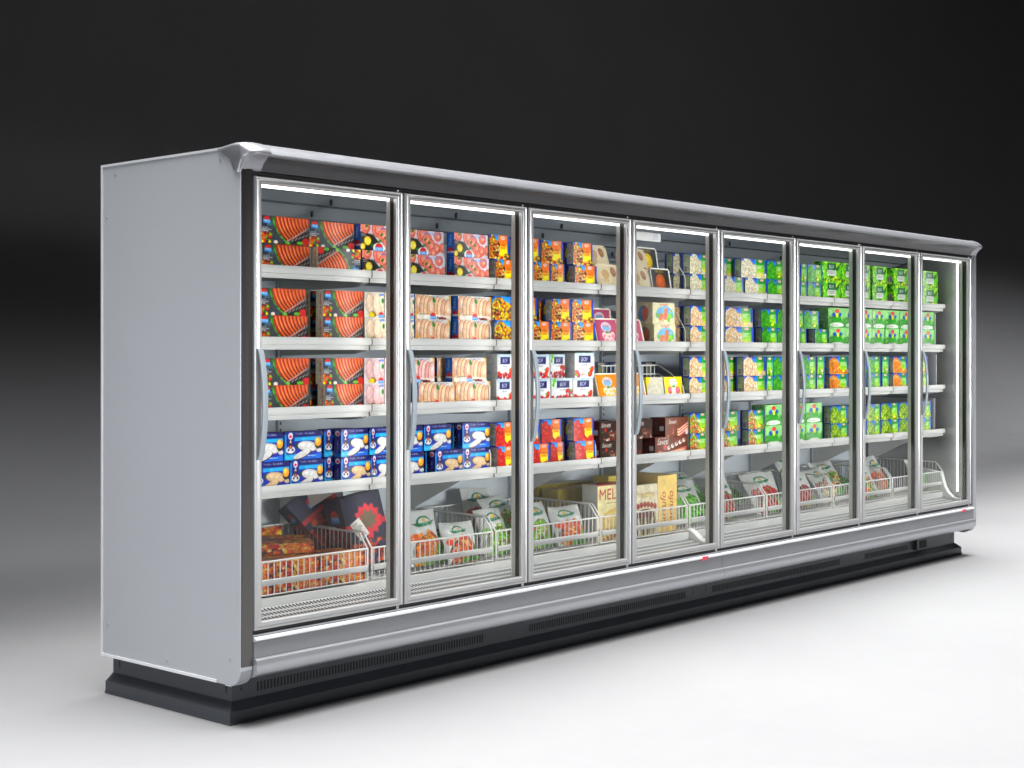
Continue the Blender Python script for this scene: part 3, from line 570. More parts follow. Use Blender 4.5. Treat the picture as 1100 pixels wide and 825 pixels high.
# cartons: (door, shelf, layer, design, left x, right x, setback)
LAYOUT = [
(1,1,'upper','salmon',0.212,0.457,0),
(1,1,'upper','salmon',0.485,0.732,0.03),
(1,1,'upper','gravlax',0.74,0.978,0),
(1,1,'lower','salmon',0.244,0.494,0.034),
(1,1,'lower','salmonflip',0.504,0.737,0),
(1,1,'lower','gravlax',0.75,0.986,0),
(1,2,'upper','salmon',0.228,0.473,0.034),
(1,2,'upper','salmon',0.534,0.754,0),
(1,2,'upper','fillet',0.761,0.877,0),
(1,2,'upper','fillet',0.88,0.967,0),
(1,2,'upper','fillet',0.97,1.055,0),
(1,2,'upper','salmon',0.538,0.765,0.085),
(1,3,'upper','salmon',0.239,0.484,0.034),
(1,3,'upper','salmon',0.534,0.757,0),
(1,3,'upper','filletpink',0.761,0.877,0),
(1,3,'upper','filletpink',0.88,0.969,0),
(1,3,'upper','salmon',0.538,0.765,0.085),
(1,2,'lower','salmon',0.228,0.484,0.034),
(1,2,'lower','salmon',0.534,0.754,0),
(1,2,'lower','fillet',0.761,0.877,0),
(1,2,'lower','fillet',0.88,0.967,0),
(1,2,'lower','fillet',0.97,1.055,0),
(1,2,'lower','salmon',0.538,0.765,0.085),
(1,3,'lower','salmon',0.239,0.484,0.034),
(1,3,'lower','salmon',0.544,0.757,0),
(1,3,'lower','filletpink',0.761,0.877,0),
(1,3,'lower','filletpink',0.88,0.969,0),
(1,3,'lower','salmon',0.538,0.765,0.085),
(1,4,'upper','fish',0.143,0.329,0),
(1,4,'upper','fish',0.342,0.537,0.012),
(1,4,'upper','fish',0.588,0.749,0.056),
(1,4,'upper','fish',0.632,0.786,0),
(1,4,'upper','fish',0.789,0.917,0),
(1,4,'upper','fish',0.92,1.112,0),
(1,4,'lower','fishtan',0.171,0.356,0),
(1,4,'lower','fish',0.369,0.541,0.012),
(1,4,'lower','fish',0.588,0.749,0.056),
(1,4,'lower','fishtan',0.632,0.796,0),
(1,4,'lower','fish',0.799,0.92,0),
(1,4,'lower','fish',0.923,1.114,0),
(2,1,'upper','gravlax',1.041,1.276,0.03),
(2,1,'upper','gravlax',1.306,1.534,0),
(2,2,'upper','turkey',1.089,1.31,0.03),
(2,2,'upper','turkey',1.333,1.55,0),
(2,1,'lower','gravlax',1.041,1.276,0.03),
(2,1,'lower','gravlax',1.306,1.534,0),
(2,2,'lower','turkey',1.089,1.31,0.03),
(2,2,'lower','turkey',1.333,1.55,0),
(2,1,'upper','vegmix',1.541,1.679,0),
(2,1,'lower','vegmix',1.582,1.709,0),
(2,1,'lower','vegmix',1.712,1.851,0),
(2,2,'upper','vegyellow',1.56,1.699,0),
(2,2,'upper','vegmix',1.725,1.879,0),
(2,2,'lower','vegyellow',1.576,1.699,0),
(2,2,'lower','vegmix',1.702,1.828,0),
(2,3,'upper','turkeypink',0.99,1.202,0.018),
(2,3,'upper','turkey',1.268,1.425,0.07),
(2,3,'upper','turkey',1.294,1.521,0),
(2,3,'upper','bof',1.592,1.702,0),
(2,3,'upper','bof',1.706,1.829,0),
(2,3,'lower','turkey',1.082,1.31,0),
(2,3,'lower','turkey',1.315,1.548,0),
(2,3,'lower','bof',1.589,1.706,0),
(2,3,'lower','bof',1.712,1.841,0),
(2,4,'upper','fish',1.127,1.303,0.012),
(2,4,'upper','fish',1.355,1.51,0.056),
(2,4,'upper','fish',1.36,1.542,0),
(2,4,'upper','berries',1.585,1.699,0),
(2,4,'upper','berries',1.752,1.897,0),
(2,4,'lower','fishtan',1.184,1.36,0),
(2,4,'lower','fish',1.176,1.319,0.05),
(2,4,'lower','fishtan',1.363,1.548,0),
(2,4,'lower','berries',1.592,1.699,0),
(2,4,'lower','berries',1.819,1.972,0),
(3,1,'upper','vegmix',1.759,1.896,0),
(3,1,'upper','vegmix',1.947,2.105,0.03),
(3,1,'upper','vegmix',2.161,2.293,0.07),
(3,1,'upper','vegmix',2.153,2.305,0),
(3,1,'lower','vegmix',1.856,1.977,0),
(3,1,'lower','vegmix',2.016,2.119,0.03),
(3,1,'lower','vegmix',2.176,2.308,0.07),
(3,1,'lower','vegmix',2.162,2.332,0),
(3,2,'upper','vegmix',1.977,2.125,0.07),
(3,2,'upper','vegmix',1.989,2.135,0),
(3,2,'upper','vegmix',2.14,2.305,0),
(3,2,'lower','vegmix',1.832,1.98,0),
(3,2,'lower','vegmix',1.984,2.142,0),
(3,2,'lower','vegmix',2.147,2.321,0),
(3,3,'upper','bof',1.832,1.971,0),
(3,3,'upper','bofberry',2.023,2.135,0.04),
(3,3,'upper','bofbig',2.162,2.317,0),
(3,3,'lower','bof',1.846,1.977,0),
(3,3,'lower','bofberry',1.981,2.146,0),
(3,3,'lower','bof',2.153,2.314,0),
(3,4,'upper','berries',1.947,2.101,0.03),
(3,4,'upper','berries',2.193,2.318,0.09),
(3,4,'upper','berries',2.157,2.318,0),
(3,4,'lower','berries',2.016,2.116,0.03),
(3,4,'lower','berries',2.193,2.318,0.09),
(3,4,'lower','berries',2.165,2.32,0),
(3,4,'upper','chocdark',2.358,2.531,0),
(3,4,'lower','chocdark',2.366,2.535,0),
(4,1,'upper','fries',3.098,3.284,0.07),
(4,1,'upper','fries',3.155,3.344,0),
(4,2,'upper','cauli',3.094,3.28,0.07),
(4,2,'upper','cauli',3.155,3.344,0),
(4,3,'upper','cauli',3.146,3.344,0),
(4,4,'upper','tomato',3.155,3.335,0),
(4,1,'lower','fries',3.098,3.284,0.07),
(4,1,'lower','fries',3.155,3.344,0),
(4,2,'lower','cauli',3.094,3.28,0.07),
(4,2,'lower','cauli',3.155,3.344,0),
(4,3,'lower','cauli',3.146,3.344,0),
(4,4,'lower','tomato',3.155,3.335,0),
(4,2,'upper','cakecarton',2.808,3.01,0),
(4,2,'lower','cakecarton',2.826,3.024,0),
(4,4,'upper','chocdark',2.65,2.805,0.0),
(4,4,'upper','chocstripe',2.926,3.146,0),
(4,4,'lower','chocdark',2.555,2.715,0),
(4,4,'lower','chocwhite',2.83,3.129,0),
(5,1,'upper','fries',3.496,3.701,0.07),
(5,1,'upper','fries',3.665,3.926,0),
(5,1,'upper','spinach',3.937,4.119,0),
(5,1,'upper','spinach',4.13,4.312,0),
(5,1,'lower','fries',3.497,3.696,0),
(5,1,'lower','fries',3.702,3.937,0),
(5,1,'lower','spinach',3.948,4.13,0),
(5,1,'lower','spinach',4.136,4.318,0),
(5,2,'upper','cauli',3.502,3.78,0),
(5,2,'upper','spinach',3.872,4.046,0),
(5,2,'upper','spinach',4.052,4.22,0),
(5,2,'lower','cauli',3.502,3.79,0),
(5,2,'lower','spinach',3.88,4.051,0),
(5,2,'lower','spinach',4.056,4.225,0),
(5,3,'upper','cauli',3.524,3.726,0.07),
(5,3,'upper','cauli',3.689,3.926,0),
(5,3,'upper','spinlabel',3.933,4.007,0),
(5,3,'upper','spinach',4.013,4.177,0),
(5,4,'upper','tomato',3.455,3.639,0),
(5,4,'upper','tomato',3.738,3.906,0),
(5,3,'lower','cauli',3.524,3.726,0.07),
(5,3,'lower','cauli',3.689,3.926,0),
(5,3,'lower','spinlabel',3.933,4.007,0),
(5,3,'lower','spinach',4.013,4.177,0),
(5,4,'lower','tomato',3.455,3.639,0),
(5,4,'lower','tomato',3.738,3.906,0),
(5,4,'upper','pale',3.913,4.104,0),
(5,4,'upper','pale',4.109,4.22,0),
(5,4,'lower','pale',3.919,4.109,0),
(5,4,'lower','pale',4.113,4.22,0),
(6,1,'upper','spinlabel',4.323,4.393,0),
(6,1,'upper','spinach',4.397,4.569,0),
(6,1,'upper','leaf',4.579,4.806,0),
(6,1,'upper','leaf',4.813,5.027,0),
(6,1,'lower','spinlabel',4.323,4.393,0),
(6,1,'lower','spinach',4.397,4.569,0),
(6,1,'lower','leaf',4.579,4.806,0),
(6,1,'lower','leaf',4.813,5.027,0),
(6,2,'upper','spinach',4.236,4.36,0),
(6,2,'upper','spinach',4.363,4.535,0),
(6,2,'upper','spinach',4.722,4.885,0.12),
(6,2,'upper','pale',4.652,4.858,0),
(6,2,'upper','pale',4.862,5.033,0),
(6,2,'lower','spinach',4.268,4.379,0),
(6,2,'lower','spinach',4.488,4.652,0),
(6,2,'lower','pale',4.659,4.865,0),
(6,2,'lower','pale',4.87,5.039,0),
(6,3,'upper','spinach',4.34,4.502,0),
(6,3,'upper','spinlabel',4.515,4.604,0),
(6,3,'upper','carrot',4.663,4.899,0),
(6,3,'upper','spinach',4.917,5.144,0),
(6,4,'upper','pale',4.231,4.377,0),
(6,4,'upper','pale',4.381,4.569,0),
(6,4,'upper','beans',4.679,4.898,0),
(6,4,'upper','beans',4.923,5.138,0),
(6,3,'lower','spinach',4.34,4.502,0),
(6,3,'lower','spinlabel',4.515,4.604,0),
(6,3,'lower','carrot',4.663,4.899,0),
(6,3,'lower','spinach',4.917,5.144,0),
(6,4,'lower','pale',4.231,4.377,0),
(6,4,'lower','pale',4.381,4.569,0),
(6,4,'lower','beans',4.679,4.898,0),
(6,4,'lower','beans',4.923,5.138,0),
(7,1,'upper','leaf',5.045,5.2,0),
(7,1,'upper','leaf',5.225,5.425,0),
(7,1,'upper','leaf',5.515,5.731,0),
(7,2,'upper','pale',5.051,5.215,0),
(7,2,'upper','pale',5.22,5.396,0),
(7,2,'upper','pale',5.399,5.597,0),
(7,2,'upper','pale',5.602,5.779,0),
(7,3,'upper','spinach',5.158,5.332,0),
(7,3,'upper','spinlabel',5.353,5.452,0),
(7,3,'upper','carrot',5.505,5.71,0),
(7,4,'upper','beans',5.148,5.335,0),
(7,4,'upper','beans',5.343,5.589,0),
(7,4,'upper','beans',5.596,5.848,0),
(8,1,'upper','leaf',5.932,6.175,0),
(8,2,'upper','pale',5.918,6.126,0),
(8,3,'upper','carrot',5.765,6.011,0),
(8,4,'upper','beans',5.856,6.071,0),
(7,1,'lower','leaf',5.045,5.2,0),
(7,1,'lower','leaf',5.225,5.425,0),
(7,1,'lower','leaf',5.515,5.731,0),
(7,2,'lower','pale',5.051,5.215,0),
(7,2,'lower','pale',5.22,5.396,0),
(7,2,'lower','pale',5.399,5.597,0),
(7,2,'lower','pale',5.602,5.779,0),
(7,3,'lower','spinach',5.158,5.332,0),
(7,3,'lower','spinlabel',5.353,5.452,0),
(7,3,'lower','carrot',5.505,5.71,0),
(7,4,'lower','beans',5.148,5.335,0),
(7,4,'lower','beans',5.343,5.589,0),
(7,4,'lower','beans',5.596,5.848,0),
(8,1,'lower','leaf',5.932,6.175,0),
(8,2,'lower','pale',5.918,6.126,0),
(8,3,'lower','carrot',5.765,6.011,0),
(8,4,'lower','beans',5.856,6.071,0),
]
# ------------------------------------------------------------------ the setting
PITCH = .78; N = 8; LEN = PITCH * N
b = MB(); prof = [(-16, 0)] + [(5.5 + 4.0 * math.sin(t), 4.0 - 4.0 * math.cos(t)) for t in [math.pi / 2 * k / 16 for k in range(17)]] + [(9.5, 11)]
b.loft([[(-22, y, z) for y, z in prof], [(60, y, z) for y, z in prof]], closed=False, cap=False)
fl = b.build('floor', M['floor'], smooth=40); fl['kind'] = 'structure'

# ------------------------------------------------------------------ the freezer
FZ = empty('display_freezer')
tag(FZ, 'long grey eight-door upright display freezer with lit shelves on a pale floor', 'freezer')

# outer body and inner liner
b = MB(); b.box(0, LEN, .10, .895, 2.075, 2.15); b.box(0, LEN, .84, .895, .18, 2.075); b.box(0, LEN, .03, .84, .18, .335)
b.build('cabinet_body', M['panel'], FZ)
b = MB()
liner = [(.80, .335), (.80, 1.93), (.42, 2.055), (.095, 2.055)]
for (y0, z0), (y1, z1) in zip(liner, liner[1:]): b.add([(0, y0, z0), (LEN, y0, z0), (LEN, y1, z1), (0, y1, z1)], [(0, 1, 2, 3)])
lw = b.build('back_wall', M['liner'], FZ)
b = MB()
for t in (.40, .78):
    y = .80 - .38 * t; z = 1.93 + .125 * t; b.box(.01, LEN - .01, y - .006, y + .002, z - .008, z - .001)
for k in range(N + 1):
    x = PITCH * k + (0.02 if k == 0 else -.03 if k == N else 0)
    for t in (.2, .59, .92):
        y = .80 - .38 * t; z = 1.93 + .125 * t; b.box(x - .004, x + .004, y - .01, y, z - .022, z + .004)
    b.box(x + .10, x + .125, .66, .665, 1.972, 1.978)
b.build('duct_seam', M['groove'], FZ)
for x0, x1, nm in ((-.004, .0, 'end_wall'), (LEN + .004, LEN + .008, 'end_wall')):
    b = MB(); b.box(x0, x1, .03, .84, .335, 2.06); b.build(nm, M['end_liner'], FZ)
# slotted uprights
b = MB()
b.box(-.014, .014, .782, .7995, .45, 1.93)
for i in range(46): b.box(-.003, .003, .780, .784, .5 + i * .03, .512 + i * .03, 1)
up = b.build('shelf_upright', [M['liner'], M['groove']], FZ)
for k in range(1, N):
    o = up if k == 1 else up.copy()
    if k > 1: COL.objects.link(o)
    o.location.x = PITCH * k

# side panels with trims and screws
def panel_profile(i=0.0):
    p = [(.899 - i, .157 + i), (.899 - i, 2.153 - i), (.03, 2.153 - i), (-.001 + i, 2.10), (-.001 + i, .235)]
    p += [(.062 - .063 * math.cos(t), .22 - (.063 - i) * math.sin(t)) for t in [math.pi / 2 * k / 8 for k in range(1, 9)]]
    return p
for x0, x1 in ((-.06, -.005), (LEN + .009, LEN + .06)):
    b = MB(); b.prism_x(panel_profile(), x0, x1); pn = b.build('side_panel', M['panel'], FZ, bevel=.002)
    out = x0 if x0 < 0 else x1; s = -1 if x0 < 0 else 1
    b = MB()
    a, c = sorted((out, out + s * .003))
    b.box(a, c, .888, .899, .158, 2.1525); b.box(a, c, .14, .888, .158, .169); b.box(a, c, .05, .888, 2.1435, 2.1525)
    b.build('edge_strip', M['edge'], pn)
    b = MB(); b.box(x0 + .003, x1 - .003, -.0065, -.0015, .232, 2.075); b.build('front_trim', M['steel'] if s < 0 else M['silver'], pn)
    b = MB()
    ring = [[(x, y, z) for y, z in [(-.0035, .232), (.004, .197), (.025, .170), (.058, .1545), (.09, .154), (.09, .158), (.06, .160), (.03, .175), (.01, .20), (.001, .232)]] for x in (x0 + .001, x1 - .001)]
    b.loft(ring); b.build('corner_trim', M['edge'], pn, smooth=50)
    for y, z in ((.80, 2.109), (.862, 1.939), (.119, 2.106), (.852, .291), (.061, .256), (.45, .20)):
        b = MB(); b.disc((out, y, z), (s, 0, 0), .0065, .002, 12); b.build('screw', M['screw'], pn, smooth=40)

# canopy
CAN = [(.14, 2.156), (.04, 2.166), (-.005, 2.163), (-.035, 2.150), (-.056, 2.134), (-.066, 2.121), (-.064, 2.115), (-.052, 2.111), (-.036, 2.103), (-.020, 2.090), (-.010, 2.074), (-.004, 2.063), (.03, 2.060), (.14, 2.062)]
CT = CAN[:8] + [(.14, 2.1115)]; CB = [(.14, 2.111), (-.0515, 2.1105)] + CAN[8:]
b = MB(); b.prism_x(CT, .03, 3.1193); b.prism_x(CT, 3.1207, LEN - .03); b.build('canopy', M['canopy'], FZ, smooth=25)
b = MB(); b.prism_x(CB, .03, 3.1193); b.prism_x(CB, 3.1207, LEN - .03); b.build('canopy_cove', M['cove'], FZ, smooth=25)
b = MB(); b.box(.0, LEN, .006, .09, 2.0485, 2.0605); b.build('canopy_black_strip', M['black'], FZ)  # black strip along the gap above the doors
CAP = CAN[:-1] + [(.040, 2.078), (.052, 2.105), (.070, 2.130), (.10, 2.147)]; CAP[0] = (.13, 2.157)
for s, x0 in ((-1, .032), (1, LEN - .032)):
    rings = []
    for dx, k, zz in ((0, 1.03, .002), (.035, 1.04, .003), (.060, 1.0, .002), (.078, .86, 0), (.090, .60, -.004), (.097, .28, -.010), (.099, .05, -.016)):
        rings.append([(x0 + s * dx, y * k if y < 0 else y, z + (zz if z > 2.11 else 0) - (0.012 * max(0, dx - .06) / .04 if z < 2.11 and y < 0 else 0)) for y, z in CAP])
    b = MB(); b.loft(rings); b.build('canopy_end_cap', M['canopy'], FZ, smooth=60)

b = MB(); b.box(.0, LEN, .010, .045, .343, .3565); b.build('sill_gap_shade', M['black'], FZ)  # black strip painted as the shade in the gap under the doors
# fascia below the doors: lip, flat face and rounded bumper
for x0, x1 in ((-.003, 3.1185), (3.1215, LEN + .007)):
    b = MB(); b.prism_x([(.04, .3425), (.002, .3425), (-.007, .3405), (-.008, .339), (-.004, .337), (.04, .337)], x0, x1)
    b.build('fascia_lip', M['silver'], FZ, smooth=30)
    b = MB(); b.prism_x([(.04, .336), (-.009, .336), (-.017, .331), (-.019, .324), (-.010, .319), (.04, .319)], x0, x1)
    b.build('fascia_ridge', M['edge'], FZ, smooth=35)
    b = MB(); b.prism_x([(.04, .318), (-.010, .318), (-.010, .258), (.04, .258)], x0, x1); b.build('fascia', M['grey_face'], FZ)
    b = MB(); b.prism_x([(.04, .257), (-.012, .257), (-.022, .252), (-.027, .243), (-.027, .214), (-.023, .202), (-.012, .192), (.012, .183), (.05, .178), (.15, .178), (.15, .19), (.04, .19)], x0, x1)
    b.build('bumper', M['silver'], FZ, smooth=30)
for x in (2.916, 6.045):
    b = MB(); b.add([(x, -.0205, .316), (x + .052, -.0205, .316), (x + .064, -.0205, .333), (x + .012, -.0205, .333), (x, -.012, .316), (x + .052, -.012, .316), (x + .064, -.012, .333), (x + .012, -.012, .333)], [(0, 1, 2, 3), (4, 7, 6, 5), (0, 4, 5, 1), (1, 5, 6, 2), (2, 6, 7, 3), (3, 7, 4, 0)])
    b.build('badge', M['red'], FZ)

# plinth
b = MB(); b.box(0, LEN, .127, .905, .0, .179)
x = .11
def slots(a, z):
    n = int((z - a) / .0165)
    for i in range(n): b.box(a + i * .0165, a + i * .0165 + .008, .1262, .13, .098, .133, 1)
for a, z in ((.12, 1.41), (1.717, 3.0), (3.235, 4.65), (4.95, 5.55)): slots(a, z)
for x in (.045, 3.05, 3.17, 6.19):
    for z in (.118, .135): b.box(x - .004, x + .004, .1262, .13, z - .005, z + .005, 1)
for y in (.16, .86): b.box(-.0008, .004, y - .004, y + .004, .105, .135, 1)
b.build('plinth', [M['plinth'], M['slot']], FZ)
def skirt_ring(x, y, sx, sy):
    pr = [(.0405, 0), (.0405, .004), (.036, .012), (.036, .048), (.0, .078), (.0, .0)]
    return [(x + sx * d, y + sy * d, z) for d, z in pr]
b = MB(); b.loft([skirt_ring(-.0005, .906, -1, 0), skirt_ring(-.0005, .1265, -1, -1), skirt_ring(LEN + .0005, .1265, 1, -1), skirt_ring(LEN + .0005, .906, 1, 0)])
b.build('skirting', M['plinth'], FZ)
b = MB(); b.box(5.62, 5.79, .100, .127, .088, .158); b.box(5.655, 5.755, .096, .1005, .098, .148, 1); b.build('junction_box', [M['plinth'], M['slot']], FZ, bevel=.003)

# mullions with lamps
for k in range(N + 1):
    x = PITCH * k
    if k == 0: x0, x1, l0, l1, yb = .0, .042, .004, .030, .075
    elif k == N: x0, x1, l0, l1, yb = LEN - .037, LEN, LEN - .027, LEN - .010, .082
    else: x0, x1, l0, l1, yb = x - .031, x + .031, x - .012, x + .012, .075
    b = MB(); b.box(x0 + .001, x1 - .001, .0355, .0505, .346, 2.051); gk = b; b = MB(); b.box(x0, x1, .051, yb, .345, 2.052); mu = b.build('mullion', M['mullion'], FZ, bevel=.003)
    gk.build('gasket', M['black'], mu)
    b = MB(); y1 = yb + (.009 if k < N else .015); xa, xb = l0, l1
    b.loft([[(xa, yb + .0005, z), (xb, yb + .0005, z), (xb - .003, y1 - .004, z), ((xa + xb) / 2 + .006, y1, z), ((xa + xb) / 2 - .006, y1, z), (xa + .003, y1 - .004, z)] for z in (.44, 2.035)])
    b.build('lamp_strip', M['lamp'], mu)

b = MB(); b.loft([[(x, .054, 2.0275), (x, .054, 2.0165), (x, .058, 2.0125), (x, .070, 2.0175), (x, .070, 2.0275)] for x in (.045, LEN - .05)]); b.build('header_glow', M['header'], FZ)  # added glowing strip: brightens the hood, draws the bright line under the frame
# interior floor: white edge, sloping perforated grille, deck
b = MB(); b.box(.005, LEN - .005, .20, .79, .395, .418); b.box(.005, LEN - .005, .186, .1995, .400, .431)
b.build('deck', M['white'], FZ)
for x0, x1 in ((.006, 3.10), (3.14, LEN - .06)):
    b = MB(); b.add([(x0, .06, .362), (x1, .06, .362), (x1, .176, .392), (x0, .176, .392), (x0, .186, .399), (x1, .186, .399)], [(0, 1, 2, 3), (3, 2, 5, 4)]); b.build('air_grille', M['perf'], FZ)
for xm in (3.12, LEN - .028):
    b = MB(); pr = [(.06, .36), (.06, .395), (.085, .39), (.115, .40), (.15, .43), (.175, .47), (.19, .52), (.20, .565), (.40, .60), (.40, .36)] if xm > 4 else [(.06, .36), (.06, .385), (.09, .385), (.12, .40), (.15, .425), (.18, .445), (.20, .447), (.20, .36)]
    b.prism_x(pr, xm - .022, xm + .022); b.build('duct_cover', M['white'], FZ, smooth=30, bevel=.003)

# shelves
RAIL = (1.734, 1.452, 1.174, .868); SURF = [z - .022 for z in RAIL]
def make_shelf():
    s = MB(); s.box(-.386, .386, .206, .775, -.006, 0)
    s.box(-.386, .386, .2065, .22, -.028, -.006); sh = s.build('shelf', M['shelf'], FZ)
    r = MB(); r.prism_x([(.206, -.010), (.194, -.008), (.190, -.002), (.190, .017), (.194, .022), (.202, .022), (.206, .012)], -.387, .387); r.build('price_rail', M['shelf'], sh, smooth=40)
    for s_ in (-1, 1):
        q = MB(); q.prism_x([(.228, -.007), (.228, -.026), (.236, -.034), (.30, -.044), (.775, -.052), (.775, -.007)], s_ * .381 - .0015, s_ * .381 + .0015)
        for y in (.25, .265): q.box(s_ * .381 - .0025, s_ * .381 + .0025, y, y + .006, -.022, -.016, 1)
        q.build('bracket', [M['bracket'], M['groove']], sh)
    return sh
sh0 = make_shelf(); shelves = {}
for k in range(N):
    for j in range(4):
        o = sh0 if (k, j) == (0, 0) else copy_tree(sh0, FZ)
        o.location = (PITCH * (k + .5), 0, SURF[j]); shelves[(k, j)] = o
def wire_divider(k, j, x, plate=False):
    d = MB(); sh = shelves[(k, j)]; x -= PITCH * (k + .5)
    if plate: d.box(x - .002, x + .002, .21, .70, .001, .235)
    else:
        d.tube([(x, .74, .19), (x, .30, .19), (x, .275, .18), (x, .218, .095), (x, .212, .075), (x, .212, .002)], .0032)
        d.tube([(x, .74, .10), (x, .225, .10)], .002)
        for y in (.29, .40, .52, .64): d.tube([(x, y, .19), (x, y, .002)], .002)
    d.build('wire_divider' if not plate else 'plastic_divider', M['wire'] if not plate else M['white'], sh, smooth=60)
for k, j in ((1, 1), (1, 2), (1, 3), (2, 3), (3, 0), (3, 1)): wire_divider(k, j, PITCH * (k + 1) - .018 if (k, j) != (1, 2) else PITCH * (k + 1) - .026)
for j, x in ((1, 6.125), (2, 6.14), (3, 6.115)): wire_divider(7, j, x, True)
for k in range(N):
    q = MB(); q.prism_x([(.40, -.049), (.775, -.052), (.775, -.215), (.745, -.215)], .3795, .3825); q.build('strut', M['bracket'], shelves[(k, 3)])
# hanging tickets and thermometer holder under the ceiling
b = MB(); b.box(2.76, 3.0, .30, .304, 1.985, 2.03); b.box(2.93, 2.975, .2985, .2995, 1.995, 2.02, 1); b.build('ticket_holder', [M['white'], M['liner']], FZ)

# doors
def make_door():
    D = empty('door', parent=FZ)
    X0, X1, Z0, Z1 = .005, .775, .357, 2.046; wl, wr, wt, wb = .040, .032, .026, .031
    pr = [(0, .022), (0, .006), (.06, .001), (.16, 0), (.30, .002), (.36, .0035), (.42, .002), (.72, .0), (.86, .0015), (.97, .006), (1, .010), (1, .022)]
    b = MB(); rings = []
    for t, y in pr: rings.append([(X0 + wl * t, y, Z0 + wb * t), (X1 - wr * t, y, Z0 + wb * t), (X1 - wr * t, y, Z1 - wt * t), (X0 + wl * t, y, Z1 - wt * t)])
    b.loft(rings + [rings[0]], cap=False); b.build('frame', M['frame'], D, smooth=28)
    b = MB(); b.box(X0 + .025, X1 - .02, .0145, .0175, Z0 + .02, Z1 - .015); b.build('glass', M['glass'], D)
    b = MB(); rings = []
    for t, y in ((.02, .0222), (.85, .0222), (.95, .0225), (.95, .035), (.02, .035)): rings.append([(X0 + wl * t, y, Z0 + wb * t), (X1 - wr * t, y, Z0 + wb * t), (X1 - wr * t, y, Z1 - wt * t), (X0 + wl * t, y, Z1 - wt * t)])
    b.loft(rings + [rings[0]], cap=False); b.build('seal', M['black'], D)
    b = MB(); rings = []
    for i in range(25):
        t = i / 24; z = 1.405 - .415 * t; y = -.003 - .031 * math.sin(math.pi * t) ** .7; w = .0115; dpt = .0055
        nz = 0; rings.append([(.0285 - w, y - dpt, z), (.0285 + w, y - dpt, z), (.0285 + w, y + dpt, z), (.0285 - w, y + dpt, z)])
    b.loft(rings); b.build('handle', M['handle'], D, bevel=.0025, smooth=50)
    for z0, z1 in ((2.0465, 2.0545), (.3435, .3565)):
        b = MB(); b.tube([(.752, .012, z0), (.752, .012, z1)], .008, 10); b.build('hinge', M['frame'], D, smooth=40)
    return D
d0 = make_door()
for k in range(1, N):
    d = copy_tree(d0, FZ); d.location.x = PITCH * k

# ------------------------------------------------------------------ wire baskets on the deck
def make_basket():
    b = MB(); x0, x1 = .012, PITCH - .012; y0, y1 = .205, .70; zb = .4345; r = .0022
    for x in np.linspace(x0 + .012, x1 - .012, 25): b.tube([(x, y0, .571), (x, y0, zb + .004), (x, y0 + .012, zb), (x, y1, zb), (x, y1, .64)], r, 5)
    for sx in (x0, x1):
        for y in np.linspace(y0 + .05, y1 - .02, 17): b.tube([(sx, y, .632), (sx, y, zb)], r, 5)
        b.tube([(sx, y0, zb), (sx, y0, .571), (sx, y0 + .008, .578), (sx, y0 + .045, .626), (sx, y0 + .056, .634), (sx, y1, .640)], .0042, 6)
    for z in (.571,): b.tube([(x0, y0, z), (x1, y0, z)], .0042, 6)
    b.tube([(x0, y1, .640), (x1, y1, .640)], .0042, 6)
    for z in (.50, .57): b.tube([(x0, y1 + .001, z), (x1, y1 + .001, z)], r, 5)
    b.tube([(x0, y0, zb + .006), (x1, y0, zb + .006)], .003, 6)
    for y in np.linspace(y0 + .08, y1 - .06, 5): b.tube([(x0, y, zb - .001), (x1, y, zb - .001)], r, 5)
    o = b.build('wire_basket', M['wire'], smooth=60)
    b = MB(); b.prism_x([(y0 - .0035, .480), (y0 - .008, .478), (y0 - .010, .482), (y0 - .010, .499), (y0 - .006, .503), (y0 - .0035, .501)], x0 + .004, x1 - .004); b.build('price_strip', M['shelf'], o, smooth=40)
    return o
ORD = ['first', 'second', 'third', 'fourth', 'fifth', 'sixth', 'seventh', 'eighth']
BL = ['white wire basket filled with flat orange food packs, behind the first door', 'white wire basket with navy star boxes and a carrot bag, second door',
      'white wire basket holding pea and tomato vegetable bags, behind the third door', 'white wire basket holding tall cream cake boxes, behind the fourth door',
      'white wire basket of red meat bags beside white duct cover, fifth door', 'white wire basket with tall side rail and meat bags, sixth door',
      'white wire basket with red and green striped bags, seventh door', 'mostly empty white wire basket with one green bag, eighth door']
bk0 = make_basket()
for k in range(N):
    o = bk0 if k == 0 else copy_tree(bk0)
    o.location.x = PITCH * k; tag(o, BL[k], 'basket', 'wire baskets along the freezer floor')

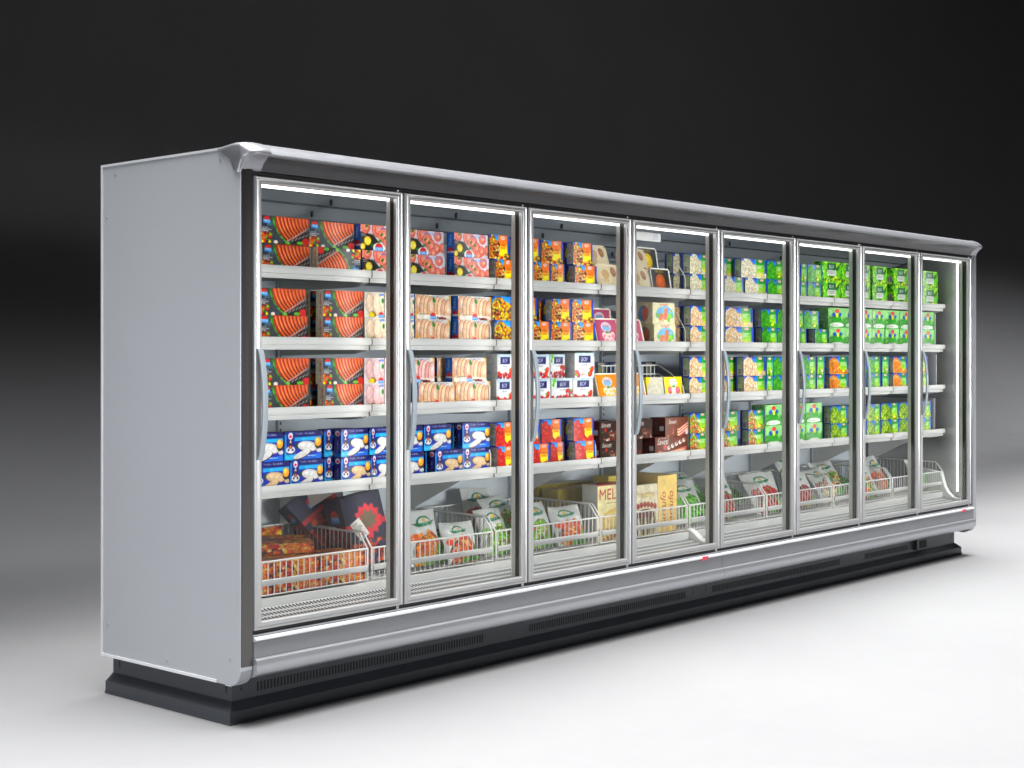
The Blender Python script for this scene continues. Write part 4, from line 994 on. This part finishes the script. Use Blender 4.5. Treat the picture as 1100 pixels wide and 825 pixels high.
# ------------------------------------------------------------------ cartons on the shelves
W_ = (.86, .86, .84)
DES = {  # key: (object name, w, h, d, front, left, top, rest, cell, look, category, group)
 'salmon': ('salmon_carton', .230, .107, .046, p_salmon, s_cream, (.25, .22, .2), (.3, .28, .26), .0026, 'dark salmon slice carton'),
 'salmonflip': ('salmon_carton', .233, .107, .046, p_salmon_flip, s_cream, (.25, .22, .2), (.3, .28, .26), .0026, 'upside-down dark salmon slice carton'),
 'gravlax': ('salmon_carton', .225, .107, .046, p_gravlax, s_blue, (.75, .6, .55), (.6, .55, .55), .0028, 'pink salmon carton with lemons'),
 'turkey': ('turkey_carton', .220, .107, .046, p_turkey, s_blue, (.8, .72, .62), (.7, .65, .6), .0028, 'beige turkey slice carton'),
 'turkeypink': ('turkey_carton', .212, .107, .046, p_turkey_pink, s_blue, (.8, .66, .64), (.7, .65, .6), .0028, 'pinkish turkey slice carton'),
 'fillet': ('chicken_carton', .115, .107, .046, p_fillet, (.85, .82, .78), (.85, .82, .78), (.8, .78, .74), .003, 'pale chicken fillet carton'),
 'filletpink': ('chicken_carton', .115, .107, .046, p_fillet_pink, (.85, .80, .80), (.85, .8, .8), (.8, .76, .76), .003, 'pink chicken fillet carton'),
 'fish': ('fish_carton', .185, .113, .042, p_fish, s_fish, (.07, .10, .42), (.06, .1, .42), .0026, 'blue fish carton, white fillets'),
 'fishtan': ('fish_carton', .185, .113, .042, p_fish_tan, s_fish, (.07, .10, .42), (.06, .1, .42), .0026, 'blue fish carton, tan fillets'),
 'vegmix': ('vegetable_carton', .150, .110, .055, p_vegmix, s_panel, (.06, .28, .72), (.06, .28, .7), .003, 'orange mixed vegetable carton'),
 'vegyellow': ('vegetable_carton', .130, .110, .055, p_vegyellow, s_panel, (.06, .28, .72), (.06, .28, .7), .003, 'yellow corn and pepper carton'),
 'berries': ('berry_carton', .150, .110, .055, p_berries, s_panel, (.06, .28, .72), (.06, .28, .7), .003, 'red raspberry carton'),
 'bof': ('dessert_carton', .150, .115, .070, p_bof_red, s_bof, (.84, .86, .88), W_, .003, 'white strawberry carton with navy label'),
 'bofberry': ('dessert_carton', .160, .115, .070, p_bof_berry, s_bof, (.84, .86, .88), W_, .003, 'white raspberry carton with navy label'),
 'bofbig': ('dessert_carton', .155, .122, .090, p_bof, s_bof, (.84, .86, .88), W_, .003, 'large white strawberry carton showing its side'),
 'fries': ('potato_carton', .200, .108, .055, p_fries, s_panel_green, (.06, .28, .72), (.06, .26, .66), .003, 'blue cut potato carton'),
 'cauli': ('potato_carton', .200, .108, .055, p_cauli, s_panel_green, (.06, .28, .72), (.06, .26, .66), .003, 'blue golden potato carton'),
 'spinach': ('spinach_carton', .170, .108, .055, p_spinach, s_panel_green, (.06, .28, .70), (.06, .28, .66), .0032, 'green spinach carton'),
 'spinlabel': ('spinach_carton', .090, .108, .055, p_spinlabel, s_panel_green, (.06, .28, .70), (.06, .28, .66), .0032, 'narrow green spinach carton'),
 'tomato': ('vegetable_carton', .175, .108, .055, p_tomato, s_panel_green, (.06, .30, .7), (.06, .28, .66), .003, 'green tomato vegetable carton'),
 'carrot': ('carrot_carton', .235, .108, .055, p_carrot, s_panel_green, (.06, .28, .70), (.06, .28, .66), .0032, 'blue carton with orange carrot cubes'),
 'beans': ('bean_carton', .215, .108, .055, p_beans, s_panel_green, (.06, .24, .6), (.05, .2, .55), .0032, 'blue carton with yellow-green beans'),
 'pale': ('pea_carton', .180, .121, .090, p_pale, s_pale, (.55, .78, .5), (.45, .7, .4), .0032, 'pale green pea carton'),
 'leaf': ('leaf_carton', .215, .121, .060, p_leaf, s_leaf, (.4, .7, .1), (.3, .6, .1), .0032, 'lime leaf-pattern carton with dark label'),
 'cakecarton': ('cake_carton', .200, .112, .130, p_cake, s_cake, (.86, .83, .7), (.8, .77, .64), .003, 'cream cake carton with blue arch'),
 'chocdark': ('cake_carton', .168, .100, .10, lambda c: p_choc(c, 0), s_choc, (.28, .13, .08), (.2, .1, .06), .003, 'dark chocolate cake carton'),
 'chocstripe': ('cake_carton', .220, .100, .10, p_choc1, s_choc, (.38, .18, .1), (.36, .16, .1), .003, 'brown carton with striped cake slice'),
 'chocwhite': ('cake_carton', .290, .100, .10, p_choc2, s_choc, (.38, .18, .1), (.36, .16, .1), .003, 'brown carton with cream-topped cake'),
}
MESH = {}
SHN = ('top shelf', 'second shelf', 'third shelf', 'fourth shelf')
seen = {}
GROUPN = {}
rnd = random.Random(3)
for door, shf, row, key, xl, xr, dy in LAYOUT: seen[(door, shf, row, key, dy > .04)] = seen.get((door, shf, row, key, dy > .04), 0) + 1
cnt = {}
for door, shf, row, key, xl, xr, dy in LAYOUT:
    nm, w, h, d, fr, lf, tp, oth, cell, look = DES[key][:10]
    if key not in MESH: MESH[key] = carton_mesh(nm, w, h, d, fr, lf, tp, oth, cell)
    o = bpy.data.objects.new(nm, MESH[key]); COL.objects.link(o)
    z = SURF[shf - 1] + (.0008 if row == 'lower' else .0016 + (h if key != 'bofbig' else .115))
    yj = rnd.uniform(.001, .006)
    o.location = (xl, .213 + dy + yj, z); o.scale = ((xr - xl - .0012) / w, 1, 1)
    o.rotation_euler = (0, 0, R(rnd.uniform(-1.1, 1.1)))
    kk = (door, shf, row, key, dy > .04); cnt[kk] = cnt.get(kk, 0) + 1
    lay = ('upper layer' if row == 'upper' else 'lower layer') if dy < .04 else ('recessed upper layer' if row == 'upper' else 'recessed lower layer')
    lab = f'{look}, {lay}, {SHN[shf - 1]}, {ORD[door - 1]} door'
    if seen[kk] > 1: lab += ', ' + (ORD[cnt[kk] - 1] if not cnt[kk] == seen[kk] else 'last') + ' along'
    tag(o, lab, 'carton', {'salmonflip': 'dark salmon cartons', 'salmon': 'dark salmon cartons', 'spinlabel': 'green spinach cartons', 'spinach': 'green spinach cartons'}.get(key, look.split(',')[0] + 's'))

# ------------------------------------------------------------------ trays, cards and tubs
def rr(u, v, w, h, r):           # clamp a grid point into a rounded rectangle
    x, y = u * w, v * h; cx = min(max(x, r), w - r); cy = min(max(y, r), h - r); dx, dy = x - cx, y - cy; l = math.hypot(dx, dy)
    return (cx + dx * r / l, cy + dy * r / l) if l > r else (x, y)
def slab_mesh(name, w, h, r, front, back, painter, rim, cell=.003, m=None, body=(.8, .8, .78), taper=.85, dome=0.0):
    """Rounded tray or lid standing in XZ, face toward -Y, with depth; the rim is a raised border."""
    c = Canvas(w, h, cell); painter(c); col = c.verts()
    nx, ny = c.nx, c.ny; V = []; K = []
    for j in range(ny + 1):
        for i in range(nx + 1):
            x, z = rr(i / nx, j / ny, w, h, r); e = min(x, w - x, z, h - z)
            V.append((x, -front - (.003 if e < rim else 0) - dome * math.sin(math.pi * i / nx) * math.sin(math.pi * j / ny), z)); K.append(lin(body) if e < rim else col[j, i])
    F = grid_faces(nx, ny)
    loop = [i for i in range(nx + 1)] + [j * (nx + 1) + nx for j in range(1, ny + 1)] + [ny * (nx + 1) + i for i in range(nx - 1, -1, -1)] + [j * (nx + 1) for j in range(ny - 1, 0, -1)]
    o = len(V); n = len(loop)
    for q, (yy, t) in enumerate(((front * .2, 1.0), (front * .2, (1 + taper) / 2), (back, taper))):
        for i in loop: x, y, z = V[i]; V.append((w / 2 + (x - w / 2) * t, yy, h / 2 + (z - h / 2) * t)); K.append(lin(body))
    rings = [loop] + [list(range(o + q * n, o + q * n + n)) for q in range(3)]
    for a, bb in zip(rings, rings[1:]): F += [(a[i], bb[i], bb[(i + 1) % n], a[(i + 1) % n]) for i in range(n)]
    F.append(tuple(rings[-1]))
    me = bpy.data.meshes.new(name); me.from_pydata(V, [], F); set_print(me, np.array(K)); me.materials.append(m or M['carton'])
    return me
def put(name, me, loc, rot, label, cat, group=None):
    o = bpy.data.objects.new(name, me); COL.objects.link(o); o.location = loc; o.rotation_euler = tuple(R(a) for a in rot)
    return tag(o, label, cat, group)
tubs = {k: slab_mesh('ice_cream_tub', .195, .135, .022, .008, .075, p, .009, body=(.88, .86, .80)) for k, p in (('pink', p_tub), ('orange', p_tub_o), ('brown', p_tub_b))}
G = 'ice cream tubs leaning on shelves'
for k, x, y, z, a, lab in (
    ('pink', 2.352, .232, 1, -14, 'pink ice cream tub leaning at the front of second shelf, third door'),
    ('pink', 2.556, .232, 1, -14, 'pink ice cream tub beside the cream cake cartons, second shelf, fourth door'),
    ('pink', 2.30, .43, 1, -4, 'pink ice cream tub standing behind vegetable cartons, second shelf, third door'),
    ('pink', 2.53, .43, 1, -4, 'small-looking pink tub standing behind the front pink tubs, second shelf'),
    ('orange', 2.362, .232, 2, -14, 'orange ice cream tub leaning beside white strawberry cartons, third shelf'),
    ('orange', 2.572, .232, 2, -14, 'orange ice cream tub leaning beside the yellow carton, third shelf'),
    ('brown', 2.30, .40, 2, -6, 'brown chocolate ice cream tub standing behind orange tubs, third shelf')):
    zz = SURF[z] + (.03 if y > .3 else .003)
    put('ice_cream_tub', tubs[k], (x, y, zz if y < .3 else SURF[z] + .06), (a, 0, 0), lab, 'tub', G)
trays = slab_mesh('cake_tray', .20, .125, .03, .012, .05, p_tray, .006, body=(.80, .75, .64), taper=.92, dome=.012)
for x, y, z, a, ry, lab in ((2.35, .232, .004, -14, 0, 'cream cake tray at shelf front beside orange cartons, top shelf, lower, third door'),
                        (2.345, .30, .104, -14, 0, 'cream cake tray with dark leaf design above another, top shelf, third door'),
                        (2.60, .225, .004, -16, 3, 'cream cake tray at shelf front beside copper sphere card, top shelf, fourth door'),
                        (2.67, .29, .110, -16, 3, 'upper cream cake tray beside yellow sphere card, top shelf, fourth door')):
    o = put('cake_tray', trays, (x, y, SURF[0] + z), (a, ry, 0), lab, 'cake tray', 'cream cake trays on the top shelf')
    if z > .05: o.scale = (.95, 1, 1.0)
for p, x, y, z, lab in ((p_round, 2.86, .345, .118, 'dark card pack with yellow sphere and white rim, top shelf'), (p_round2, 2.875, .27, .004, 'dark card pack with copper sphere and white rim, top shelf')):
    put('dessert_pack', slab_mesh('dessert_pack', .175, .128, .02, .006, .03, p, .007, body=(.88, .88, .86), taper=.95), (x, y, SURF[0] + z), (-10, 0, 0), lab, 'dessert pack')
put('dessert_carton', carton_mesh('dessert_carton', .165, .112, .06, p_yellow, (.84, .83, .76), (.9, .85, .3), (.85, .84, .8)), (2.938, .222, SURF[2] + .001), (-8, 0, 0), 'yellow dessert carton in front of the white wire tray, third shelf', 'carton')
put('dessert_carton', carton_mesh('dessert_carton', .15, .112, .07, lambda c: (c.fill((.84, .82, .74)), c.poly([(0, .4), (.4, 1), (0, 1)], (.93, .86, .1))), (.93, .87, .2), (.84, .82, .74), (.84, .82, .76)), (2.785, .228, SURF[2] + .001), (-8, 0, 0), 'cream dessert carton turned sideways between orange tub and yellow carton', 'carton')
bkm = carton_mesh('dessert_carton', .13, .13, .06, p_back, (.1, .12, .3), (.1, .14, .35), (.1, .12, .3), .004)
for i in range(4):
    put('dessert_carton', bkm, (2.60 + .142 * i + .02, .46, SURF[2] + .062), (0, 0, 0), f'dark blue carton at the back of third shelf behind wire tray, {ORD[i]} along', 'carton', 'dark cartons behind the wire tray')
# low stand carrying those back cartons, with a rail of wires
b = MB(); b.box(2.58, 3.10, .44, .53, SURF[2] + .0005, SURF[2] + .0605); t = b.build('display_riser', M['white']); tag(t, 'white riser block under dark blue cartons on third shelf, fourth door', 'riser')
b = MB(); z = SURF[2]
for zz in (.172, .125): b.tube([(2.60, .40, z + zz), (3.085, .40, z + zz), (3.095, .38, z + zz), (3.096, .30, z + zz - .045)], .004)
for x in np.linspace(2.62, 3.08, 14): b.tube([(x, .40, z + .172), (x, .40, z + .002)], .0028)
b.tube([(3.096, .30, z + .127), (3.097, .225, z + .06), (3.097, .213, z + .002)], .004); b.tube([(3.096, .30, z + .08), (3.097, .24, z + .002)], .003)
t = b.build('wire_tray', M['wire'], smooth=60); tag(t, 'white wire tray rail behind the yellow dessert carton, third shelf, fourth door', 'wire tray')
for k in (2, 3):          # risers under the rear tubs
    pass
b = MB(); b.box(2.29, 2.74, .425, .50, SURF[1] + .0005, SURF[1] + .0605); t = b.build('display_riser', M['white']); tag(t, 'white riser block under rear pink tubs on second shelf', 'riser')
b = MB(); b.box(2.29, 2.52, .395, .47, SURF[2] + .0005, SURF[2] + .0605); t = b.build('display_riser', M['white']); tag(t, 'white riser block under brown tub on third shelf', 'riser')

# ------------------------------------------------------------------ goods in the baskets
ZB = .438
pk = carton_mesh('food_pack', .24, .041, .17, lambda c: p_pack(c, 2), lambda c: p_pack(c, 3), p_pack_top, (.5, .3, .15), .004)
i = 0
for lay in range(3):
    for (x, y) in ((.030, .215), (.275, .217), (.520, .214), (.030, .40), (.275, .402), (.520, .398)):
        if lay == 2 and y > .3 and x > .5: continue
        vis = {0: 'bottom', 1: 'middle', 2: 'top'}[lay]; pos = {.03: 'left', .275: 'central', .52: 'divider-side'}[x]
        put('food_pack', pk, (x + rnd.uniform(-.003, .003), y, ZB + lay * .0415), (0, 0, rnd.uniform(-1, 1)),
            f'flat orange food pack in first basket, {vis} layer, {"front" if y < .3 else "rear"} row, {pos} stack', 'food pack', 'flat orange food packs in the first basket')
for q, (x, y, z, r) in enumerate(((.13, .50, .140, (14, 0, -20)), (.36, .43, .127, (5, 0, -28)))):
    put('food_pack', pk, (x, y, ZB + z), r, ['orange food pack tilted on the pile against the back of first basket', 'orange food pack turned askew on top of the pile, first basket'][q], 'food pack', 'flat orange food packs in the first basket')
put('food_pack', carton_mesh('food_pack', .36, .10, .035, lambda c: p_pack(c, 12), lambda c: p_pack(c, 5), (.2, .15, .12), (.3, .2, .12), .004), (.33, .655, ZB + .10), (-8, 0, 0), 'upright orange pastry pack at the back left of first basket', 'food pack')
sm = carton_mesh('gift_carton', .20, .30, .15, p_star, s_star, (.16, .15, .16), (.07, .07, .28), .004)
st = put('gift_carton', sm, (.800, .315, ZB + .035), (-8, -10, -10), 'navy box with red star window and white tag in second basket', 'gift box', 'navy star boxes')
c_ = Canvas(.055, .085, .0025); c_.fill((.93, .92, .88)); c_.lines(.06, .55, [.85, .76, .67, .58, .49], .04, (.3, .3, .4), 3); sun_logo(c_, .35, .2, .12)
b = MB(); b.box(0, .055, 0, .0015, 0, .085); me_c = carton_mesh('price_tag', .055, .085, .0015, lambda c: (c.fill((.93, .92, .88)), c.lines(.08, .56, [.85, .76, .67, .58, .49], .04, (.3, .3, .4), 3), sun_logo(c, .34, .2, .13)), W_, W_, W_, .0025)
tg = bpy.data.objects.new('paper_tag', me_c); COL.objects.link(tg); tg.parent = st; tg.location = (.055, -.0025, .105); tg.rotation_euler = (0, R(-24), 0)
sp_ = carton_mesh('gift_carton', .20, .26, .15, s_star, s_star, (.07, .07, .24), (.07, .07, .28), .004)
put('gift_carton', sp_, (.80, .50, ZB + .10), (-20, -38, -14), 'navy gift box tipped over behind the star window box', 'gift box', 'navy star boxes')
put('gift_carton', carton_mesh('gift_carton', .22, .34, .10, lambda c: (c.fill((.08, .08, .22)), c.pile(.2, .7, .6, 1, [(.3, .1, .1), (.2, .1, .2)], .06, 10, 2), c.lines(.05, .2, [.9, .6, .3], .03, (.8, .8, .8), 2)), (.08, .08, .2), (.1, .1, .15), (.07, .07, .2), .005), (.84, .66, ZB + .03), (-4, 0, 0), 'tall navy carton standing upright at the back of second basket', 'gift box')

def bag_mesh(name, w, h, t, painter, seed=1, cell=.0035):
    c = Canvas(w, h, cell); painter(c); col = c.verts(); nx, ny = c.nx, c.ny; V = []; K = []; g = np.random.default_rng(seed)
    ph = g.uniform(0, 6, 6)
    for side in (-1, 1):
        for j in range(ny + 1):
            for i in range(nx + 1):
                u, v = i / nx, j / ny
                e = (1 - abs(2 * u - 1) ** 3.2) * max(0, min(1, (v + .02) / .16)) ** .6 * max(0, min(1, (1.0 - v) / .34)) ** .75
                wr = .17 * math.sin(9 * u + ph[0] + 3 * v) + .12 * math.sin(15 * v + ph[1] - 5 * u) + .06 * math.sin(23 * u + ph[2]) * (v ** 2) + .08 * math.sin(31 * u + 17 * v + ph[3])
                sag = 1 + .06 * math.sin(v * 5 + ph[4]); x = w / 2 + (u - .5) * w * sag * (1 - .06 * e)
                V.append((x, side * (t * .5 * e * (1 + wr) + .0008) + .010 * (v ** 2) * math.sin(5 * u + ph[5]), v * h)); K.append(col[j, i] if side < 0 else lin((.85, .86, .84)))
    n = (nx + 1) * (ny + 1); F = grid_faces(nx, ny) + [f[::-1] for f in grid_faces(nx, ny, n)]
    loop = [i for i in range(nx + 1)] + [j * (nx + 1) + nx for j in range(1, ny + 1)] + [ny * (nx + 1) + i for i in range(nx - 1, -1, -1)] + [j * (nx + 1) for j in range(ny - 1, 0, -1)]
    F += [(a + n, bb + n, bb, a) for a, bb in zip(loop, loop[1:] + loop[:1])]
    me = bpy.data.meshes.new(name); me.from_pydata(V, [], F); set_print(me, np.array(K)); me.materials.append(M['film'])
    me.polygons.foreach_set('use_smooth', [True] * len(me.polygons)); return me
BG = {}
def bag(kind, v, x, y, z, rot, lab, w=.21, h=.27, t=.065):
    k = (kind, v, w, h)
    if k not in BG: BG[k] = bag_mesh('frozen_bag', w, h, t, lambda c: p_bag(c, FOOD[kind], seed=v + 2), v)
    put('frozen_bag', BG[k], (x, y, z), rot, lab, 'food bag', 'white frozen vegetable bags')
bag('carrot', 1, 1.085, .262, ZB + .012, (-12, 0, 3), 'white bag of orange carrot pieces standing front left, second door', .205, .245)
bag('tomato', 2, 1.305, .255, ZB + .002, (-20, 0, -2), 'white bag of orange shrimp pieces standing beside carrot bag, second door', .205, .19)
bag('peas', 3, 1.575, .275, ZB + .006, (-20, 0, 4), 'white bag of green peas at the divider, second door', .215, .225)
bag('greens', 4, 1.08, .43, ZB + .050, (-74, 0, 8), 'white bag lying flat behind the carrot bag, second door')
bag('peas', 5, 1.33, .42, ZB + .045, (-72, 0, -14), 'white bag lying behind the shrimp bag with green print, second door')
bag('meat', 6, 1.84, .60, ZB + .030, (-24, 0, -4), 'white bag propped at the basket back behind the pea bag, second door', .22, .27)
bag('greens', 7, 1.30, .58, ZB + .03, (-72, 0, 30), 'grey-looking bag lying at the very back of second basket')
bag('peas', 8, 1.865, .268, ZB + .008, (-17, 0, 2), 'white bag of green vegetables front left, third door', .21, .225)
bag('tomato', 9, 2.09, .262, ZB + .004, (-24, 0, -6), 'white bag with round red tomato picture, third door', .205, .205)
bag('peas', 10, 1.84, .40, ZB + .035, (-34, 0, 12), 'white bag slumped behind the green vegetable bag, third door', .22, .25)
# tall cake boxes
ymesh = carton_mesh('cake_box', .42, .25, .11, p_tartufo, (.70, .62, .24), (.74, .68, .34), (.7, .6, .28), .005)
put('cake_box', ymesh, (2.375, .50, ZB), (0, 0, -2), 'long yellow truffle cake box behind the white-sided box, third door', 'cake box', 'long yellow cake boxes')
put('cake_box', ymesh, (2.372, .63, ZB + .012), (0, 0, -2), 'long yellow truffle cake box rearmost against the back wall, third door', 'cake box', 'long yellow cake boxes')
put('cake_box', carton_mesh('cake_box', .245, .285, .10, p_mel, (.74, .74, .70), (.62, .14, .16), (.8, .78, .66), .004), (2.402, .262, ZB), (0, 0, -1), 'cream box with red lettering and red top, fourth basket', 'cake box')
put('cake_box', carton_mesh('cake_box', .225, .265, .05, p_prestige, (.84, .80, .68), (.9, .86, .74), (.85, .8, .7), .004), (2.66, .232, ZB), (-2, 0, 0), 'cream cake box with gold script and dark cake, fourth door', 'cake box')
put('cake_box', carton_mesh('cake_box', .175, .30, .24, p_tartufo_v, (.90, .78, .48), (.93, .82, .52), (.9, .78, .46), .004), (2.914, .258, ZB), (0, 0, 0), 'tall yellow cake box with brown sideways lettering, fourth door', 'cake box')
put('cake_box', carton_mesh('cake_box', .20, .27, .10, lambda c: tart(c, (.80, .72, .32)), (.74, .66, .28), (.78, .7, .36), (.7, .6, .3), .02), (2.62, .36, ZB + .04), (0, 0, 0), 'plain yellow box behind the gold script cake box, fourth door', 'cake box')
bag('greens', 11, 3.19, .30, ZB + .02, (-30, 0, -10), 'white bag with green print beside basket divider, right edge of fourth door', .21, .25)
bag('peas', 12, 3.06, .50, ZB + .03, (-55, 0, 10), 'white bag lying behind the tall yellow cake box, fourth door')
bag('greens', 13, 3.30, .55, ZB + .04, (-62, 0, -10), 'white bag lying farthest back beside duct cover, fourth door')
# bags behind the far doors
bag('meat', 14, 3.515, .272, ZB + .01, (-20, 0, 3), 'white bag of red meat at front left, fifth door', .225, .245)
bag('meat', 15, 3.925, .278, ZB + .01, (-28, 0, -4), 'white bag of red meat right of the basket divider, fifth door', .30, .26)
bag('greens', 16, 3.62, .46, ZB + .055, (-62, 0, 6), 'white bag lying behind the front meat bag, fifth door')
bag('greens', 17, 3.95, .50, ZB + .055, (-66, 0, -12), 'white bag lying flat at the back right, fifth door')
bag('greens', 18, 3.70, .60, ZB + .05, (-40, 0, 0), 'white bag propped at the back wall behind the divider, fifth door', .22, .25)
bag('meat', 19, 4.35, .272, ZB + .01, (-26, 0, 2), 'white bag of red meat at front left, sixth door', .30, .235)
bag('stripe', 20, 4.735, .29, ZB + .01, (-34, 0, 6), 'white bag with red and green stripes right of divider, sixth door', .24, .25)
bag('stripe', 21, 4.90, .36, ZB + .05, (-40, 0, -8), 'tilted white bag with red edge behind the striped bag, sixth door', .22, .26)
bag('greens', 22, 4.45, .50, ZB + .05, (-58, 0, 8), 'white bag lying behind the meat bag, sixth door')
bag('greens', 23, 4.80, .58, ZB + .05, (-30, 0, 0), 'white bag standing at the back wall, sixth door', .24, .30)
bag('stripe', 24, 5.16, .272, ZB + .01, (-24, 0, -5), 'white bag with red and yellow stripe at front left, seventh door', .22, .22)
bag('tomato', 25, 5.42, .285, ZB + .012, (-22, 0, 10), 'white bag with orange prawn picture, seventh door', .25, .27)
bag('greens', 26, 5.30, .48, ZB + .05, (-55, 0, 4), 'white bag lying behind the prawn bag, seventh door')
bag('peas', 27, 5.62, .42, ZB + .04, (-45, 0, -10), 'white bag slumped near the seventh mullion, seventh door')
bag('greens', 28, 5.985, .275, ZB + .01, (-24, 0, 6), 'white bag of bright green vegetables alone in the eighth basket', .21, .23)

# ------------------------------------------------------------------ camera and lamps
cd = bpy.data.cameras.new('camera'); cam = bpy.data.objects.new('camera', cd); COL.objects.link(cam); SC.camera = cam
cam.location = (-3.46286, -4.32094, 1.381); cam.rotation_euler = (R(90), 0, R(41.33069 - 90))
cd.sensor_width = 36; cd.lens = 36 * 1582.863 / 1100; cd.shift_y = -(412.5 - 381.208) / 1100; cd.clip_end = 300; cd.clip_start = .05

def area(name, loc, target, sx, sy, power, col=(1, 1, 1), spread=180):
    l = bpy.data.lights.new(name, 'AREA'); l.shape = 'RECTANGLE'; l.size = sx; l.size_y = sy; l.energy = power; l.color = col; l.spread = R(spread)
    o = bpy.data.objects.new(name, l); COL.objects.link(o); o.location = loc
    d = Vector(target) - Vector(loc); o.rotation_euler = d.to_track_quat('-Z', 'Y').to_euler(); return o
for a in LIGHTS: area(*a)
w = bpy.data.worlds.new('World'); SC.world = w; w.use_nodes = True
w.node_tree.nodes['Background'].inputs[0].default_value = (.9, .95, 1, 1); w.node_tree.nodes['Background'].inputs[1].default_value = AMB
SC.view_settings.view_transform = 'Standard'; SC.view_settings.look = 'None'; SC.view_settings.exposure = EXPO; SC.view_settings.gamma = 1
SC.cycles.use_denoising = True; SC.cycles.max_bounces = 10; SC.cycles.transparent_max_bounces = 12; SC.cycles.diffuse_bounces = 7; SC.cycles.glossy_bounces = 4
SC.cycles.sample_clamp_indirect = 4
